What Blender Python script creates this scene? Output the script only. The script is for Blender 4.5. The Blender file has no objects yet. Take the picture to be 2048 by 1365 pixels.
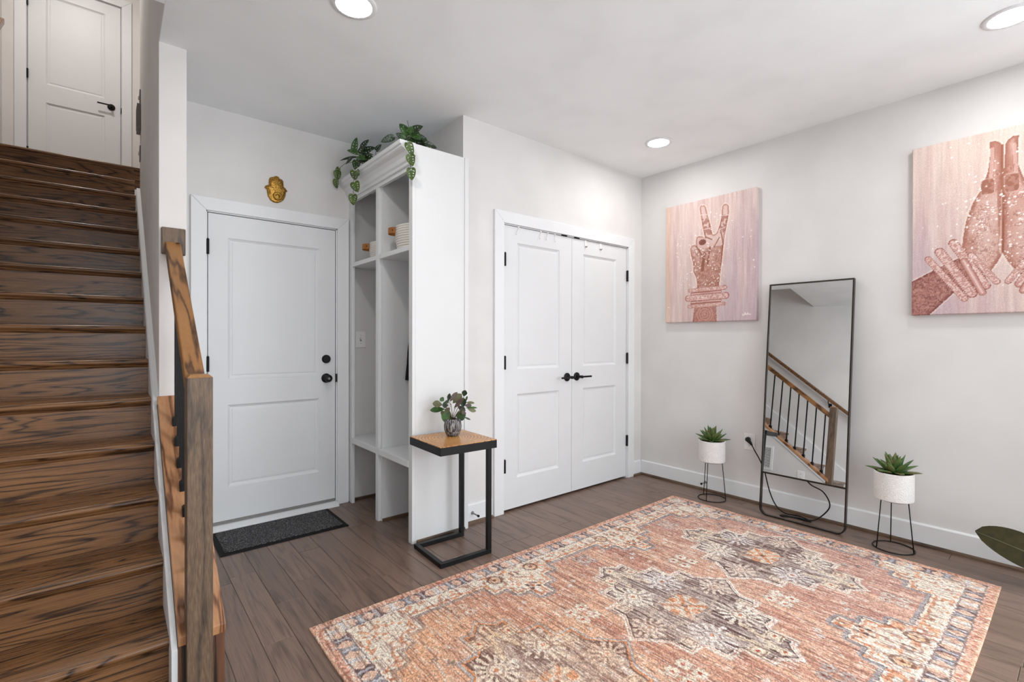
import bpy, bmesh, math, random
import numpy as np
from mathutils import Vector, Matrix

random.seed(7)
SC = bpy.context.scene
COL = SC.collection

# ------------------------------------------------------------------ camera
cam_d = bpy.data.cameras.new('camera')
cam_d.sensor_width = 36.0
cam_d.lens = 967.4 * 36.0 / 2048.0
cam_d.clip_start = 0.02
cam = bpy.data.objects.new('camera', cam_d)
COL.objects.link(cam)
YAW, PITCH, ROLL = math.radians(39.586), math.radians(-0.175), math.radians(0.112)
_F = Vector((math.sin(YAW) * math.cos(PITCH), math.cos(YAW) * math.cos(PITCH), math.sin(PITCH)))
_R = Vector((math.cos(YAW), -math.sin(YAW), 0))
_U = _R.cross(_F)
_R2 = _R * math.cos(ROLL) + _U * math.sin(ROLL)
_U2 = -_R * math.sin(ROLL) + _U * math.cos(ROLL)
cam.matrix_world = Matrix(((_R2.x, _U2.x, -_F.x, 0.0), (_R2.y, _U2.y, -_F.y, 0.0), (_R2.z, _U2.z, -_F.z, 1.22), (0, 0, 0, 1)))
SC.camera = cam

# ------------------------------------------------------------------ world, daylight, exposure
W = bpy.data.worlds.new('world')
SC.world = W
W.use_nodes = True
W.node_tree.nodes['Background'].inputs[0].default_value = (0.80, 0.90, 1.0, 1)
W.node_tree.nodes['Background'].inputs[1].default_value = 1.0
# daylight through two unseen windows, assumed and added for light, behind the camera (right wall and rear wall)
for nm, loc, rot, sx_, sy_, en in (('added_daylight_right', (3.90, -1.85, 1.27), (0, math.radians(90), 0), 1.95, 2.4, 138),
                                   ('added_daylight_rear', (1.45, -3.58, 1.27), (math.radians(90), 0, 0), 3.2, 1.95, 84)):
    day = bpy.data.lights.new(nm, 'AREA')
    day.shape = 'RECTANGLE'
    day.size, day.size_y = sx_, sy_
    day.energy = en
    day.color = (0.89, 0.945, 1.0)
    dayo = bpy.data.objects.new(nm, day)
    COL.objects.link(dayo)
    dayo.location = loc
    dayo.rotation_euler = rot
LAMP = 100.0          # radiance of the recessed lamp lenses
vs = SC.view_settings
vs.view_transform = 'Standard'
vs.look = 'None'
vs.exposure = 0.10
vs.gamma = 1.0
vs.use_curve_mapping = False


# ------------------------------------------------------------------ helpers
def lin(c):
    c = c / 255.0
    return c / 12.92 if c <= 0.04045 else ((c + 0.055) / 1.055) ** 2.4


def rgb(r, g, b):
    return (lin(r), lin(g), lin(b), 1.0)


class MB:
    """collects faces of one mesh"""

    def __init__(self):
        self.v, self.f = [], []

    def add(self, vs, fs):
        o = len(self.v)
        self.v += [tuple(p) for p in vs]
        self.f += [tuple(i + o for i in f) for f in fs]
        return self

    def box(self, x0, x1, y0, y1, z0, z1):
        return self.add([(x0, y0, z0), (x1, y0, z0), (x1, y1, z0), (x0, y1, z0), (x0, y0, z1), (x1, y0, z1), (x1, y1, z1), (x0, y1, z1)],
                        [(0, 3, 2, 1), (4, 5, 6, 7), (0, 1, 5, 4), (1, 2, 6, 5), (2, 3, 7, 6), (3, 0, 4, 7)])

    def prism(self, poly, axis, a0, a1):
        """poly: 2-D points in the two other axes (x: (y,z), y: (x,z), z: (x,y)); extruded along axis"""
        def P(p, a):
            return {'x': (a, p[0], p[1]), 'y': (p[0], a, p[1]), 'z': (p[0], p[1], a)}[axis]
        n = len(poly)
        vs = [P(p, a0) for p in poly] + [P(p, a1) for p in poly]
        fs = [tuple(range(n - 1, -1, -1)), tuple(range(n, 2 * n))]
        fs += [(i, (i + 1) % n, n + (i + 1) % n, n + i) for i in range(n)]
        return self.add(vs, fs)

    def tube(self, path, r, n=8, closed=False, cap=True):
        path = [Vector(p) for p in path]
        m = len(path)
        rr = r if isinstance(r, (list, tuple)) else [r] * m
        vs, fs = [], []
        prev = None
        for i, p in enumerate(path):
            if closed:
                t = path[(i + 1) % m] - path[i - 1]
            else:
                t = path[min(i + 1, m - 1)] - path[max(i - 1, 0)]
            t.normalize()
            if prev is None:
                a = Vector((0, 0, 1)) if abs(t.z) < 0.9 else Vector((1, 0, 0))
                nx = t.cross(a).normalized()
            else:
                nx = (prev - t * prev.dot(t)).normalized()
            prev = nx
            ny = t.cross(nx)
            for k in range(n):
                a = 2 * math.pi * k / n
                vs.append(p + nx * (rr[i] * math.cos(a)) + ny * (rr[i] * math.sin(a)))
        seg = m if closed else m - 1
        for i in range(seg):
            j = (i + 1) % m
            for k in range(n):
                l = (k + 1) % n
                fs.append((i * n + k, i * n + l, j * n + l, j * n + k))
        if cap and not closed:
            fs.append(tuple(range(n - 1, -1, -1)))
            fs.append(tuple((m - 1) * n + k for k in range(n)))
        return self.add(vs, fs)

    def lathe(self, prof, c=(0, 0, 0), n=32, axis='z', cap0=True, cap1=True):
        """prof: (radius, height) pairs"""
        vs, fs = [], []
        for r, h in prof:
            for k in range(n):
                a = 2 * math.pi * k / n
                x, y = r * math.cos(a), r * math.sin(a)
                q = {'z': (x, y, h), 'y': (x, h, y), 'x': (h, x, y)}[axis]
                vs.append((q[0] + c[0], q[1] + c[1], q[2] + c[2]))
        for i in range(len(prof) - 1):
            for k in range(n):
                l = (k + 1) % n
                fs.append((i * n + k, i * n + l, (i + 1) * n + l, (i + 1) * n + k))
        if cap0:
            fs.append(tuple(range(n - 1, -1, -1)))
        if cap1:
            fs.append(tuple((len(prof) - 1) * n + k for k in range(n)))
        return self.add(vs, fs)

    def mesh(self, name, off=(0, 0, 0)):
        me = bpy.data.meshes.new(name)
        me.from_pydata([(x - off[0], y - off[1], z - off[2]) for x, y, z in self.v], [], self.f)
        bm = bmesh.new()
        bm.from_mesh(me)
        bmesh.ops.recalc_face_normals(bm, faces=bm.faces)
        bm.to_mesh(me)
        bm.free()
        return me


def link(name, me, mat, parent=None, smooth=False, bevel=0.0, seg=2, loc=None):
    o = bpy.data.objects.new(name, me)
    COL.objects.link(o)
    if mat is not None:
        me.materials.clear()
        me.materials.append(mat)
    if parent is not None:
        o.parent = parent
    if loc is not None:
        o.location = loc
    if smooth:
        me.polygons.foreach_set('use_smooth', [True] * len(me.polygons))
        if smooth == 'angle':
            try:
                me.set_sharp_from_angle(angle=math.radians(38))
            except Exception:
                pass
    if bevel:
        m = o.modifiers.new('bevel', 'BEVEL')
        m.width, m.segments, m.limit_method = bevel, seg, 'ANGLE'
        m.angle_limit = math.radians(40)
    return o


def part(name, mb, mat, parent, smooth=False, bevel=0.0, seg=2, local=False):
    """a part given in world coordinates (or local ones) under its thing"""
    if local or parent is None:
        off = (0, 0, 0)
    else:
        off = tuple(parent.location)
        if parent.parent is not None:
            off = tuple(Vector(off) + parent.parent.location)
    return link(name, mb.mesh(name, off), mat, parent, smooth, bevel, seg)


def tag(o, label=None, cat=None, group=None, kind=None):
    if label:
        o['label'] = label
    if cat:
        o['category'] = cat
    if group:
        o['group'] = group
    if kind:
        o['kind'] = kind
    return o


def thing(name, label, cat, loc=(0, 0, 0), group=None, rot=(0, 0, 0), kind=None):
    o = bpy.data.objects.new(name, None)
    o.empty_display_size = 0.05
    COL.objects.link(o)
    o.location = loc
    o.rotation_euler = rot
    return tag(o, label, cat, group, kind)


def struct(name, mb, mat, label=None, bevel=0.0):
    o = part(name, mb, mat, None, bevel=bevel)
    return tag(o, label, None, None, 'structure')


# ------------------------------------------------------------------ materials
def nt(name):
    m = bpy.data.materials.new(name)
    m.use_nodes = True
    t = m.node_tree
    return m, t, t.nodes['Principled BSDF']


def N(t, kind, **kw):
    n = t.nodes.new(kind)
    for k, v in kw.items():
        setattr(n, k, v)
    return n


def math_node(t, op, a=None, b=None):
    n = N(t, 'ShaderNodeMath', operation=op)
    for i, x in enumerate((a, b)):
        if x is None:
            continue
        if isinstance(x, (int, float)):
            n.inputs[i].default_value = x
        else:
            t.links.new(x, n.inputs[i])
    return n.outputs[0]


def ramp(t, fac, stops):
    r = N(t, 'ShaderNodeValToRGB')
    e = r.color_ramp.elements
    e[0].position, e[0].color = stops[0]
    e[1].position, e[1].color = stops[-1]
    for p, c in stops[1:-1]:
        x = e.new(p)
        x.color = c
    t.links.new(fac, r.inputs[0])
    return r.outputs[0]


def noise(t, vec, scale, detail=3.0, rough=0.5, dist=0.0):
    n = N(t, 'ShaderNodeTexNoise')
    n.inputs['Scale'].default_value = scale
    n.inputs['Detail'].default_value = detail
    n.inputs['Roughness'].default_value = rough
    n.inputs['Distortion'].default_value = dist
    if vec is not None:
        t.links.new(vec, n.inputs['Vector'])
    return n.outputs['Fac']


def coords(t, scale=(1, 1, 1), rand=0.0):
    tc = N(t, 'ShaderNodeTexCoord')
    mp = N(t, 'ShaderNodeMapping')
    mp.inputs['Scale'].default_value = scale
    t.links.new(tc.outputs['Object'], mp.inputs['Vector'])
    if rand:
        oi = N(t, 'ShaderNodeObjectInfo')
        v = N(t, 'ShaderNodeCombineXYZ')
        r = math_node(t, 'MULTIPLY', oi.outputs['Random'], rand)
        for i in range(3):
            t.links.new(r, v.inputs[i])
        t.links.new(v.outputs[0], mp.inputs['Location'])
    return mp.outputs[0]


def mixc(t, fac, a, b, blend='MIX'):
    n = N(t, 'ShaderNodeMix', data_type='RGBA', blend_type=blend)
    for i, x in ((0, fac), (6, a), (7, b)):
        if isinstance(x, (int, float)):
            n.inputs[i].default_value = x
        elif isinstance(x, tuple):
            n.inputs[i].default_value = x
        else:
            t.links.new(x, n.inputs[i])
    return n.outputs[2]


def bump(t, p, h, strength=0.2, dist=0.002):
    b = N(t, 'ShaderNodeBump')
    b.inputs['Strength'].default_value = strength
    b.inputs['Distance'].default_value = dist
    t.links.new(h, b.inputs['Height'])
    t.links.new(b.outputs[0], p.inputs['Normal'])


def paint(name, c, rough=0.6, var=0.03, bs=0.08, scale=220.0, spec=0.4):
    m, t, p = nt(name)
    v = coords(t)
    f = noise(t, v, 3.0, 2.0)
    a = tuple(x * (1 - var) for x in c[:3]) + (1,)
    b = tuple(min(1, x * (1 + var)) for x in c[:3]) + (1,)
    t.links.new(ramp(t, f, [(0.35, a), (0.65, b)]), p.inputs['Base Color'])
    p.inputs['Roughness'].default_value = rough
    p.inputs['Specular IOR Level'].default_value = spec
    if bs:
        bump(t, p, noise(t, v, scale, 2.0), bs, 0.001)
    return m


def plain(name, c, rough=0.4, metal=0.0, spec=0.5, var=0.06, scale=40.0):
    m, t, p = nt(name)
    f = noise(t, coords(t), scale, 2.0)
    a = tuple(x * (1 - var) for x in c[:3]) + (1,)
    b = tuple(min(1, x * (1 + var)) for x in c[:3]) + (1,)
    t.links.new(ramp(t, f, [(0.3, a), (0.7, b)]), p.inputs['Base Color'])
    p.inputs['Roughness'].default_value = rough
    p.inputs['Metallic'].default_value = metal
    p.inputs['Specular IOR Level'].default_value = spec
    return m


def wood(name, dark, mid, light, stretch=(0.7, 7, 7), rings=11.0, fibre=(3, 120, 120), rough=0.35, ring_mix=0.8, tone=0.25, bs=0.25, spec=0.45, rand=37.0, big=1.0):
    """grain drawn as the contour lines of a stretched noise, with fibres along the length and a tone of its own per piece"""
    m, t, p = nt(name)
    v = coords(t, tuple(s * big for s in stretch), rand)
    n = noise(t, v, 1.0, 3.0, 0.45, 0.35)
    s = math_node(t, 'MULTIPLY', n, rings * 2 * math.pi)
    s = math_node(t, 'SINE', s)
    s = math_node(t, 'MULTIPLY_ADD', s, 0.5)
    t.nodes[-1].inputs[2].default_value = 0.5
    v2 = coords(t, fibre, rand)
    fb = noise(t, v2, 1.0, 4.0, 0.6)
    line = ramp(t, s, [(0.0, (0, 0, 0, 1)), (0.22, (0.72, 0.72, 0.72, 1)), (1.0, (1, 1, 1, 1))])
    f1 = math_node(t, 'MULTIPLY', line, ring_mix)
    f2 = math_node(t, 'MULTIPLY', fb, 1.0 - ring_mix * 0.55)
    f = math_node(t, 'ADD', f1, f2)
    f = math_node(t, 'SUBTRACT', f, 0.12)
    c = ramp(t, f, [(0.12, dark), (0.55, mid), (1.0, light)])
    oi = N(t, 'ShaderNodeObjectInfo')
    k = math_node(t, 'MULTIPLY_ADD', oi.outputs['Random'], tone)
    t.nodes[-1].inputs[2].default_value = 1.0 - tone * 0.5
    hs = N(t, 'ShaderNodeHueSaturation')
    t.links.new(k, hs.inputs['Value'])
    t.links.new(c, hs.inputs['Color'])
    t.links.new(hs.outputs[0], p.inputs['Base Color'])
    t.links.new(ramp(t, fb, [(0.3, (rough * 0.85,) * 3 + (1,)), (0.7, (rough * 1.2,) * 3 + (1,))]), p.inputs['Roughness'])
    p.inputs['Specular IOR Level'].default_value = spec
    bump(t, p, f, bs, 0.0008)
    return m


M = {}
M['wall'] = paint('wall_paint', rgb(223, 221, 219), 0.75)
M['wall_warm'] = paint('wall_paint_stair', rgb(226, 222, 219), 0.75)
M['ceiling'] = paint('ceiling_paint', rgb(247, 250, 251), 0.9)
M['trim'] = paint('trim_white', rgb(232, 233, 234), 0.38, 0.01, 0.0)
M['door'] = paint('door_white', rgb(226, 227, 228), 0.42, 0.01, 0.03, 90)
M['locker'] = paint('locker_white', rgb(224, 225, 225), 0.42, 0.01, 0.03, 90)
M['black'] = plain('black_metal', rgb(26, 25, 26), 0.42, 0.6)
M['black_matte'] = plain('black_matte', rgb(9, 9, 11), 0.42, 0.0, 0.3)
M['rubber'] = plain('black_rubber', rgb(12, 12, 13), 0.7, 0.0, 0.25)
M['stair'] = wood('stair_oak', rgb(34, 23, 17), rgb(110, 76, 49), rgb(152, 108, 68), (0.8, 9, 9), 15.0, (5, 230, 230), 0.26, 0.55, 0.22)
M['floor'] = wood('floor_oak', rgb(80, 62, 53), rgb(126, 103, 89), rgb(146, 120, 103), (9, 1.0, 9), 6.0, (230, 7, 230), 0.34, 0.2, 0.26, 0.35, 0.5)
M['subfloor'] = plain('subfloor', rgb(38, 28, 22), 0.9)
M['rail'] = wood('golden_oak', rgb(72, 46, 24), rgb(140, 95, 52), rgb(164, 117, 68), (9, 1.5, 1.5), 4.5, (120, 6, 60), 0.36, 0.75, 0.1)
M['cap'] = wood('cap_oak', rgb(92, 54, 30), rgb(168, 116, 76), rgb(196, 146, 104), (9, 1.3, 1.3), 5.0, (120, 5, 40), 0.36, 0.7, 0.05)
M['newel'] = wood('newel_oak', rgb(46, 41, 39), rgb(108, 88, 70), rgb(158, 130, 100), (13, 13, 1.4), 5.0, (260, 260, 26), 0.45, 0.25, 0.05)
M['endpanel'] = wood('end_oak', rgb(40, 30, 26), rgb(84, 58, 44), rgb(116, 78, 54), (22, 22, 1.0), 4.0, (160, 160, 6), 0.4, 0.8, 0.05)
M['shoe'] = wood('shoe_moulding_oak', rgb(48, 36, 27), rgb(84, 64, 48), rgb(112, 88, 66), (2, 2, 9), 3.0, (20, 20, 90), 0.4, 0.5, 0.05)
M['plate'] = paint('white_plastic', rgb(240, 238, 236), 0.35, 0.01, 0.0)
M['grey_plastic'] = plain('grey_plastic', rgb(132, 129, 126), 0.4)
M['leather'] = plain('tan_leather', rgb(156, 98, 44), 0.5, 0, 0.4, 0.15, 60)
M['rope'] = paint('cotton_rope', rgb(232, 226, 218), 0.9, 0.05, 0.5, 400)
M['soil'] = plain('soil', rgb(88, 62, 44), 0.95, 0, 0.2, 0.5, 120)
M['stem'] = plain('plant_stem', rgb(66, 74, 40), 0.6, 0, 0.4, 0.2, 60)
M['twig'] = plain('brown_twig', rgb(96, 66, 52), 0.6, 0, 0.4, 0.2, 60)


def leaf_mat(name, a, b, back=None, rough=0.35):
    m, t, p = nt(name)
    f = noise(t, coords(t, (1, 1, 1), 13.0), 28.0, 3.0)
    c = ramp(t, f, [(0.3, a), (0.7, b)])
    if back:
        g = N(t, 'ShaderNodeNewGeometry')
        c = mixc(t, g.outputs['Backfacing'], c, back)
    t.links.new(c, p.inputs['Base Color'])
    p.inputs['Roughness'].default_value = rough
    p.inputs['Specular IOR Level'].default_value = 0.5
    return m


M['leaf_vine'] = leaf_mat('monstera_leaf', rgb(44, 66, 24), rgb(92, 116, 44))
M['leaf_dark'] = leaf_mat('dark_leaf', rgb(18, 36, 20), rgb(44, 66, 30))
M['leaf_green'] = leaf_mat('green_leaf', rgb(34, 66, 24), rgb(66, 104, 42))
M['leaf_olive'] = leaf_mat('olive_leaf', rgb(76, 78, 48), rgb(112, 110, 72))
M['leaf_plum'] = leaf_mat('plum_leaf', rgb(82, 66, 62), rgb(110, 92, 86))
M['leaf_rubber'] = leaf_mat('rubber_leaf', rgb(36, 33, 10), rgb(54, 48, 16), None, 0.62)
M['leaf_rubber'].node_tree.nodes['Principled BSDF'].inputs['Specular IOR Level'].default_value = 0.15


def succulent_mat():
    m, t, p = nt('succulent_leaf')
    f = noise(t, coords(t, (1, 1, 1), 9.0), 22.0, 2.0)
    c = ramp(t, f, [(0.3, rgb(44, 92, 52)), (0.5, rgb(84, 112, 54)), (0.72, rgb(126, 104, 72))])
    t.links.new(c, p.inputs['Base Color'])
    p.inputs['Roughness'].default_value = 0.45
    return m


M['succulent'] = succulent_mat()


def emit(name, c, s):
    m = bpy.data.materials.new(name)
    m.use_nodes = True
    t = m.node_tree
    t.nodes.clear()
    e = t.nodes.new('ShaderNodeEmission')
    e.inputs[0].default_value = c
    e.inputs[1].default_value = s
    o = t.nodes.new('ShaderNodeOutputMaterial')
    t.links.new(e.outputs[0], o.inputs[0])
    return m


# ------------------------------------------------------------------ dimensions (metres; camera stands at x=0, y=0)
XR, YC, HC = 3.716, 2.649, 2.690      # right wall, closet wall, ceiling
XJ, YD = 1.772, 3.582                 # closet corner, entry door wall
XS0, XS1, YW = 0.179, 0.293, 2.956    # stair partition
XL = -0.82                            # wall left of the stairs
YB = -3.4                             # rear wall
YT = 6.75                             # wall on the upper landing
ZU = 2.785                            # upper landing
HU = 5.25                             # upper ceiling
YH = 2.61                             # edge of the stairwell opening
NY0, RUN, NZ0, RISE = 2.046, 0.2523, 0.178, 0.1861
SL = RISE / RUN


def nosing(y):
    return NZ0 + SL * (y - NY0)


# ------------------------------------------------------------------ shell
fl = struct('floor', MB().box(XL - 0.1, XR + 0.1, YB - 0.1, YD + 0.1, -0.12, -0.0125), M['subfloor'], 'dark hardwood plank floor of the entry room')
part('rear_boards', MB().box(XL, XR, YB, -1.0006, -0.012, 0.0), M['floor'], fl)
part('stair_boards', MB().box(XL, 0.0995, -1.0, 1.97, -0.012, 0.0), M['floor'], fl)
# planks: 12 cm wide, running towards the entry door
pw = 0.12
cols = int((XR + 0.02 - 0.22) / pw) + 1
ends_first = {2: [2.81, 2.10], 3: [2.40], 5: [2.90, 1.6], 4: [2.555]}
plank_cache = {}
for ci in range(-1, cols):
    x0 = 0.22 + ci * pw
    x1 = min(x0 + pw, XR + 0.02)
    if x1 - x0 < 0.02:
        continue
    y = YD - 0.01
    rng = random.Random(100 + ci)
    given = list(ends_first.get(ci, []))
    y -= 0 if given else rng.uniform(0.0, 0.35)
    if not given and ci >= 0:
        given = [y]
        y = YD - 0.01
    while y > -0.95:
        ye = given.pop(0) if given else y - rng.choice((0.45, 0.62, 0.8, 0.95, 1.15, 1.3))
        ye = max(ye, -1.0)
        L = y - ye
        if L > 0.02:
            key = (round(x1 - x0, 3), round(L, 3))
            if key not in plank_cache:
                g = 0.0006
                e = 0.0016
                hw, hl = (x1 - x0) / 2 - g, L / 2 - g
                mb = MB()
                a = [(-hw, -hl), (hw, -hl), (hw, hl), (-hw, hl)]
                b = [(-hw + e, -hl + e), (hw - e, -hl + e), (hw - e, hl - e), (-hw + e, hl - e)]
                mb.add([(p[0], p[1], -0.0125) for p in a] + [(p[0], p[1], -e * 0.7) for p in a] + [(p[0], p[1], 0.0) for p in b],
                       [(3, 2, 1, 0)] + [(i, (i + 1) % 4, 4 + (i + 1) % 4, 4 + i) for i in range(4)] +
                       [(4 + i, 4 + (i + 1) % 4, 8 + (i + 1) % 4, 8 + i) for i in range(4)] + [(8, 9, 10, 11)])
                plank_cache[key] = mb.mesh('plank')
            link('plank', plank_cache[key], M['floor'], fl, loc=((x0 + x1) / 2, (y + ye) / 2, 0))
        y = ye

cm = MB().box(XS0 + 0.001, XR + 0.1, YB - 0.1, YD + 0.1, HC, HC + 0.09).box(XL - 0.1, XS0, YB - 0.1, YH, HC, HC + 0.09)
struct('ceiling', cm, M['ceiling'], 'flat light grey ceiling with recessed lamps')
WY0, WY1, WZ0, WZ1 = -3.1, -0.6, 0.25, 2.3
struct('wall_right', MB().box(XR, XR + 0.1, WY1, YD + 0.1, 0, HC).box(XR, XR + 0.1, YB - 0.1, WY0, 0, HC).box(XR, XR + 0.1, WY0, WY1, 0, WZ0).box(XR, XR + 0.1, WY0, WY1, WZ1, HC), M['wall'], 'light greige wall with the two canvas prints')
# closet wall with its door opening
CX0, CX1, CZ = 2.098, 3.516, 2.036
struct('wall_closet', MB().box(XJ, CX0, YC, YC + 0.11, 0, HC).box(CX1, XR, YC, YC + 0.11, 0, HC).box(CX0, CX1, YC, YC + 0.11, CZ, HC)
       .box(XJ, XJ + 0.1, YC + 0.11, YD, 0, HC), M['wall'], 'greige wall around the double closet doors')
DX0, DX1, DZ = 0.455, 1.283, 2.034
struct('wall_entry', MB().box(XS1, DX0, YD, YD + 0.12, 0, HC).box(DX1, XR, YD, YD + 0.12, 0, HC).box(DX0, DX1, YD, YD + 0.12, DZ, HC), M['wall'],
       'greige wall around the white entry door')
struct('wall_left', MB().box(XL - 0.1, XL, YB - 0.1, YT + 0.1, 0, HU), M['wall'], 'tall wall on the far side of the stairs')
# partition between stairs and entry, with the upper part above the ceiling edge
struct('wall_stair', MB().prism([(YW, 0), (YD + 0.12, 0), (5.06, 0), (5.06, HU), (YH, HU), (YH, HC + 0.02), (YW, HC + 0.02)], 'x', XS0, XS1), M['wall_warm'],
       'partition wall beside the stairs with white end face')
# knee wall under the railing
CAPC = 0.088


def captop(y):
    return nosing(y) + CAPC


KY0 = 1.985
kw = struct('wall_knee', MB().prism([(KY0, 0), (YW, 0), (YW, captop(YW) - 0.032), (KY0, captop(KY0) - 0.032)], 'x', XS0, XS1), M['wall'],
            'low sloped white wall under the stair railing')
th = 0.032
part('wall_cap', MB().prism([(1.970, captop(1.970) - th), (YW - 0.001, captop(YW) - th), (YW - 0.001, captop(YW)), (1.970, captop(1.970))], 'x', 0.1712, 0.311), M['cap'], kw, bevel=0.003)
part('end_panel', MB().box(0.1712, 0.3085, 1.971, 1.985, 0, captop(1.970) - th + 0.004), M['endpanel'], kw, bevel=0.002)
part('cap_moulding', MB().prism([(1.99, captop(1.99) - th - 0.03), (YW, captop(YW) - th - 0.03), (YW, captop(YW) - th), (1.99, captop(1.99) - th)], 'x', XS1, XS1 + 0.010), M['trim'], kw)
# rear wall, and an assumed window in the right wall, added for daylight (both behind the camera)
RX0, RX1 = -0.2, 3.1
struct('wall_rear', MB().box(XL, RX0, YB - 0.1, YB, 0, HC).box(RX1, XR, YB - 0.1, YB, 0, HC).box(RX0, RX1, YB - 0.1, YB, 0, WZ0).box(RX0, RX1, YB - 0.1, YB, WZ1, HC), M['wall'], 'rear wall with an assumed wide window')
wn = thing('assumed_window_1', 'assumed unseen white framed window in the right wall', None, (XR, -1.85, WZ0), kind='structure')  # assumed window, added so daylight reaches the left side
wf = MB()
for a in (WY0, -2.30, -1.46, WY1 - 0.06):
    wf.box(XR + 0.02, XR + 0.08, a, a + 0.06, WZ0, WZ1)
wf.box(XR + 0.02, XR + 0.08, WY0, WY1, WZ0, WZ0 + 0.06).box(XR + 0.02, XR + 0.08, WY0, WY1, WZ1 - 0.06, WZ1)
part('window_frame', wf, M['trim'], wn)
gm = bpy.data.materials.new('window_glass')
gm.use_nodes = True
gt = gm.node_tree
gt.nodes.clear()
g1 = gt.nodes.new('ShaderNodeBsdfTransparent')
g2 = gt.nodes.new('ShaderNodeBsdfGlossy')
g2.inputs['Roughness'].default_value = 0.02
gx = gt.nodes.new('ShaderNodeMixShader')
gx.inputs[0].default_value = 0.06
go = gt.nodes.new('ShaderNodeOutputMaterial')
gt.links.new(g1.outputs[0], gx.inputs[1])
gt.links.new(g2.outputs[0], gx.inputs[2])
gt.links.new(gx.outputs[0], go.inputs[0])
for a, b in ((WY0 + 0.06, -2.30), (-2.24, -1.46), (-1.40, WY1 - 0.06)):
    part('pane', MB().box(XR + 0.048, XR + 0.052, a, b, WZ0 + 0.06, WZ1 - 0.06), gm, wn)
wn = thing('assumed_window_2', 'assumed unseen white framed window in the rear wall', None, (1.45, YB, WZ0), kind='structure')  # second assumed window, added for light on the entry door
wf = MB()
for a in (RX0, 0.87, 1.95, RX1 - 0.06):
    wf.box(a, a + 0.06, YB - 0.08, YB - 0.02, WZ0, WZ1)
wf.box(RX0, RX1, YB - 0.08, YB - 0.02, WZ0, WZ0 + 0.06).box(RX0, RX1, YB - 0.08, YB - 0.02, WZ1 - 0.06, WZ1)
part('window_frame', wf, M['trim'], wn)
for a, b in ((RX0 + 0.06, 0.87), (0.93, 1.95), (2.01, RX1 - 0.06)):
    part('pane', MB().box(a, b, YB - 0.052, YB - 0.048, WZ0 + 0.06, WZ1 - 0.06), gm, wn)
# upper landing
struct('floor_landing', MB().box(XL, 1.3, 5.60, YT, ZU - 0.2, ZU - 0.001).box(XS1, 1.3, 5.06, 5.60, ZU - 0.2, ZU - 0.001), M['stair'], 'dark wood floor of the upper landing')
UDX0, UDX1, UDZ = -0.648, 0.080, ZU + 2.02
struct('wall_landing', MB().box(XL, UDX0, YT, YT + 0.1, ZU - 0.2, HU).box(UDX1, 1.3, YT, YT + 0.1, ZU - 0.2, HU).box(UDX0, UDX1, YT, YT + 0.1, UDZ, HU), M['wall_warm'],
       'wall on the upper landing around the white door')
struct('wall_hall', MB().box(1.3, 1.4, 4.9, YT, ZU - 0.2, HU).box(XS1, 1.3, 4.96, 5.06, ZU - 0.2, HU), M['wall_warm'], 'hall wall at the upper landing')
struct('ceiling_upper', MB().box(XL - 0.1, 1.4, YH - 0.1, YT + 0.1, HU, HU + 0.1), M['ceiling'], 'ceiling above the stairwell')
struct('wall_header', MB().box(XL - 0.1, XS0, YH - 0.1, YH - 0.001, HC + 0.09, HU), M['wall_warm'], 'wall above the stairwell edge')


# baseboards with dark shoe moulding
def baseboard(name, segs, lab):
    """segs: (axis, fixed, a0, a1, side)  the board stands on the side of the wall face"""
    mb, sh = MB(), MB()
    for axis, f, a0, a1, s in segs:
        if axis == 'x':
            mb.prism([(f, 0.0), (f + s * 0.015, 0.0), (f + s * 0.015, 0.122), (f + s * 0.008, 0.130), (f, 0.130)], 'x', a0, a1)
            sh.prism([(f + s * 0.0155, 0.0), (f + s * 0.031, 0.0), (f + s * 0.029, 0.012), (f + s * 0.0155, 0.019)], 'x', a0, a1)
        else:
            mb.prism([(f, 0.0), (f + s * 0.015, 0.0), (f + s * 0.015, 0.122), (f + s * 0.008, 0.130), (f, 0.130)], 'y', a0, a1)
            sh.prism([(f + s * 0.0155, 0.0), (f + s * 0.031, 0.0), (f + s * 0.029, 0.012), (f + s * 0.0155, 0.019)], 'y', a0, a1)
    o = struct(name, mb, M['trim'], lab)
    part('shoe_moulding', sh, M['shoe'], o)
    return o


baseboard('baseboard_right', [('y', XR, YB, YC - 0.016, -1)], 'white baseboard with dark shoe moulding below the canvas prints')
baseboard('baseboard_closet_corner', [('x', YC, 3.586, XR - 0.016, -1)], 'short white baseboard between closet casing and corner')
baseboard('baseboard_closet', [('x', YC, 1.786, 2.006, -1)], 'short white baseboard between locker and closet casing')
baseboard('baseboard_left', [('y', XL, YB, 1.9, 1)], 'white baseboard on the far left wall')


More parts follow.
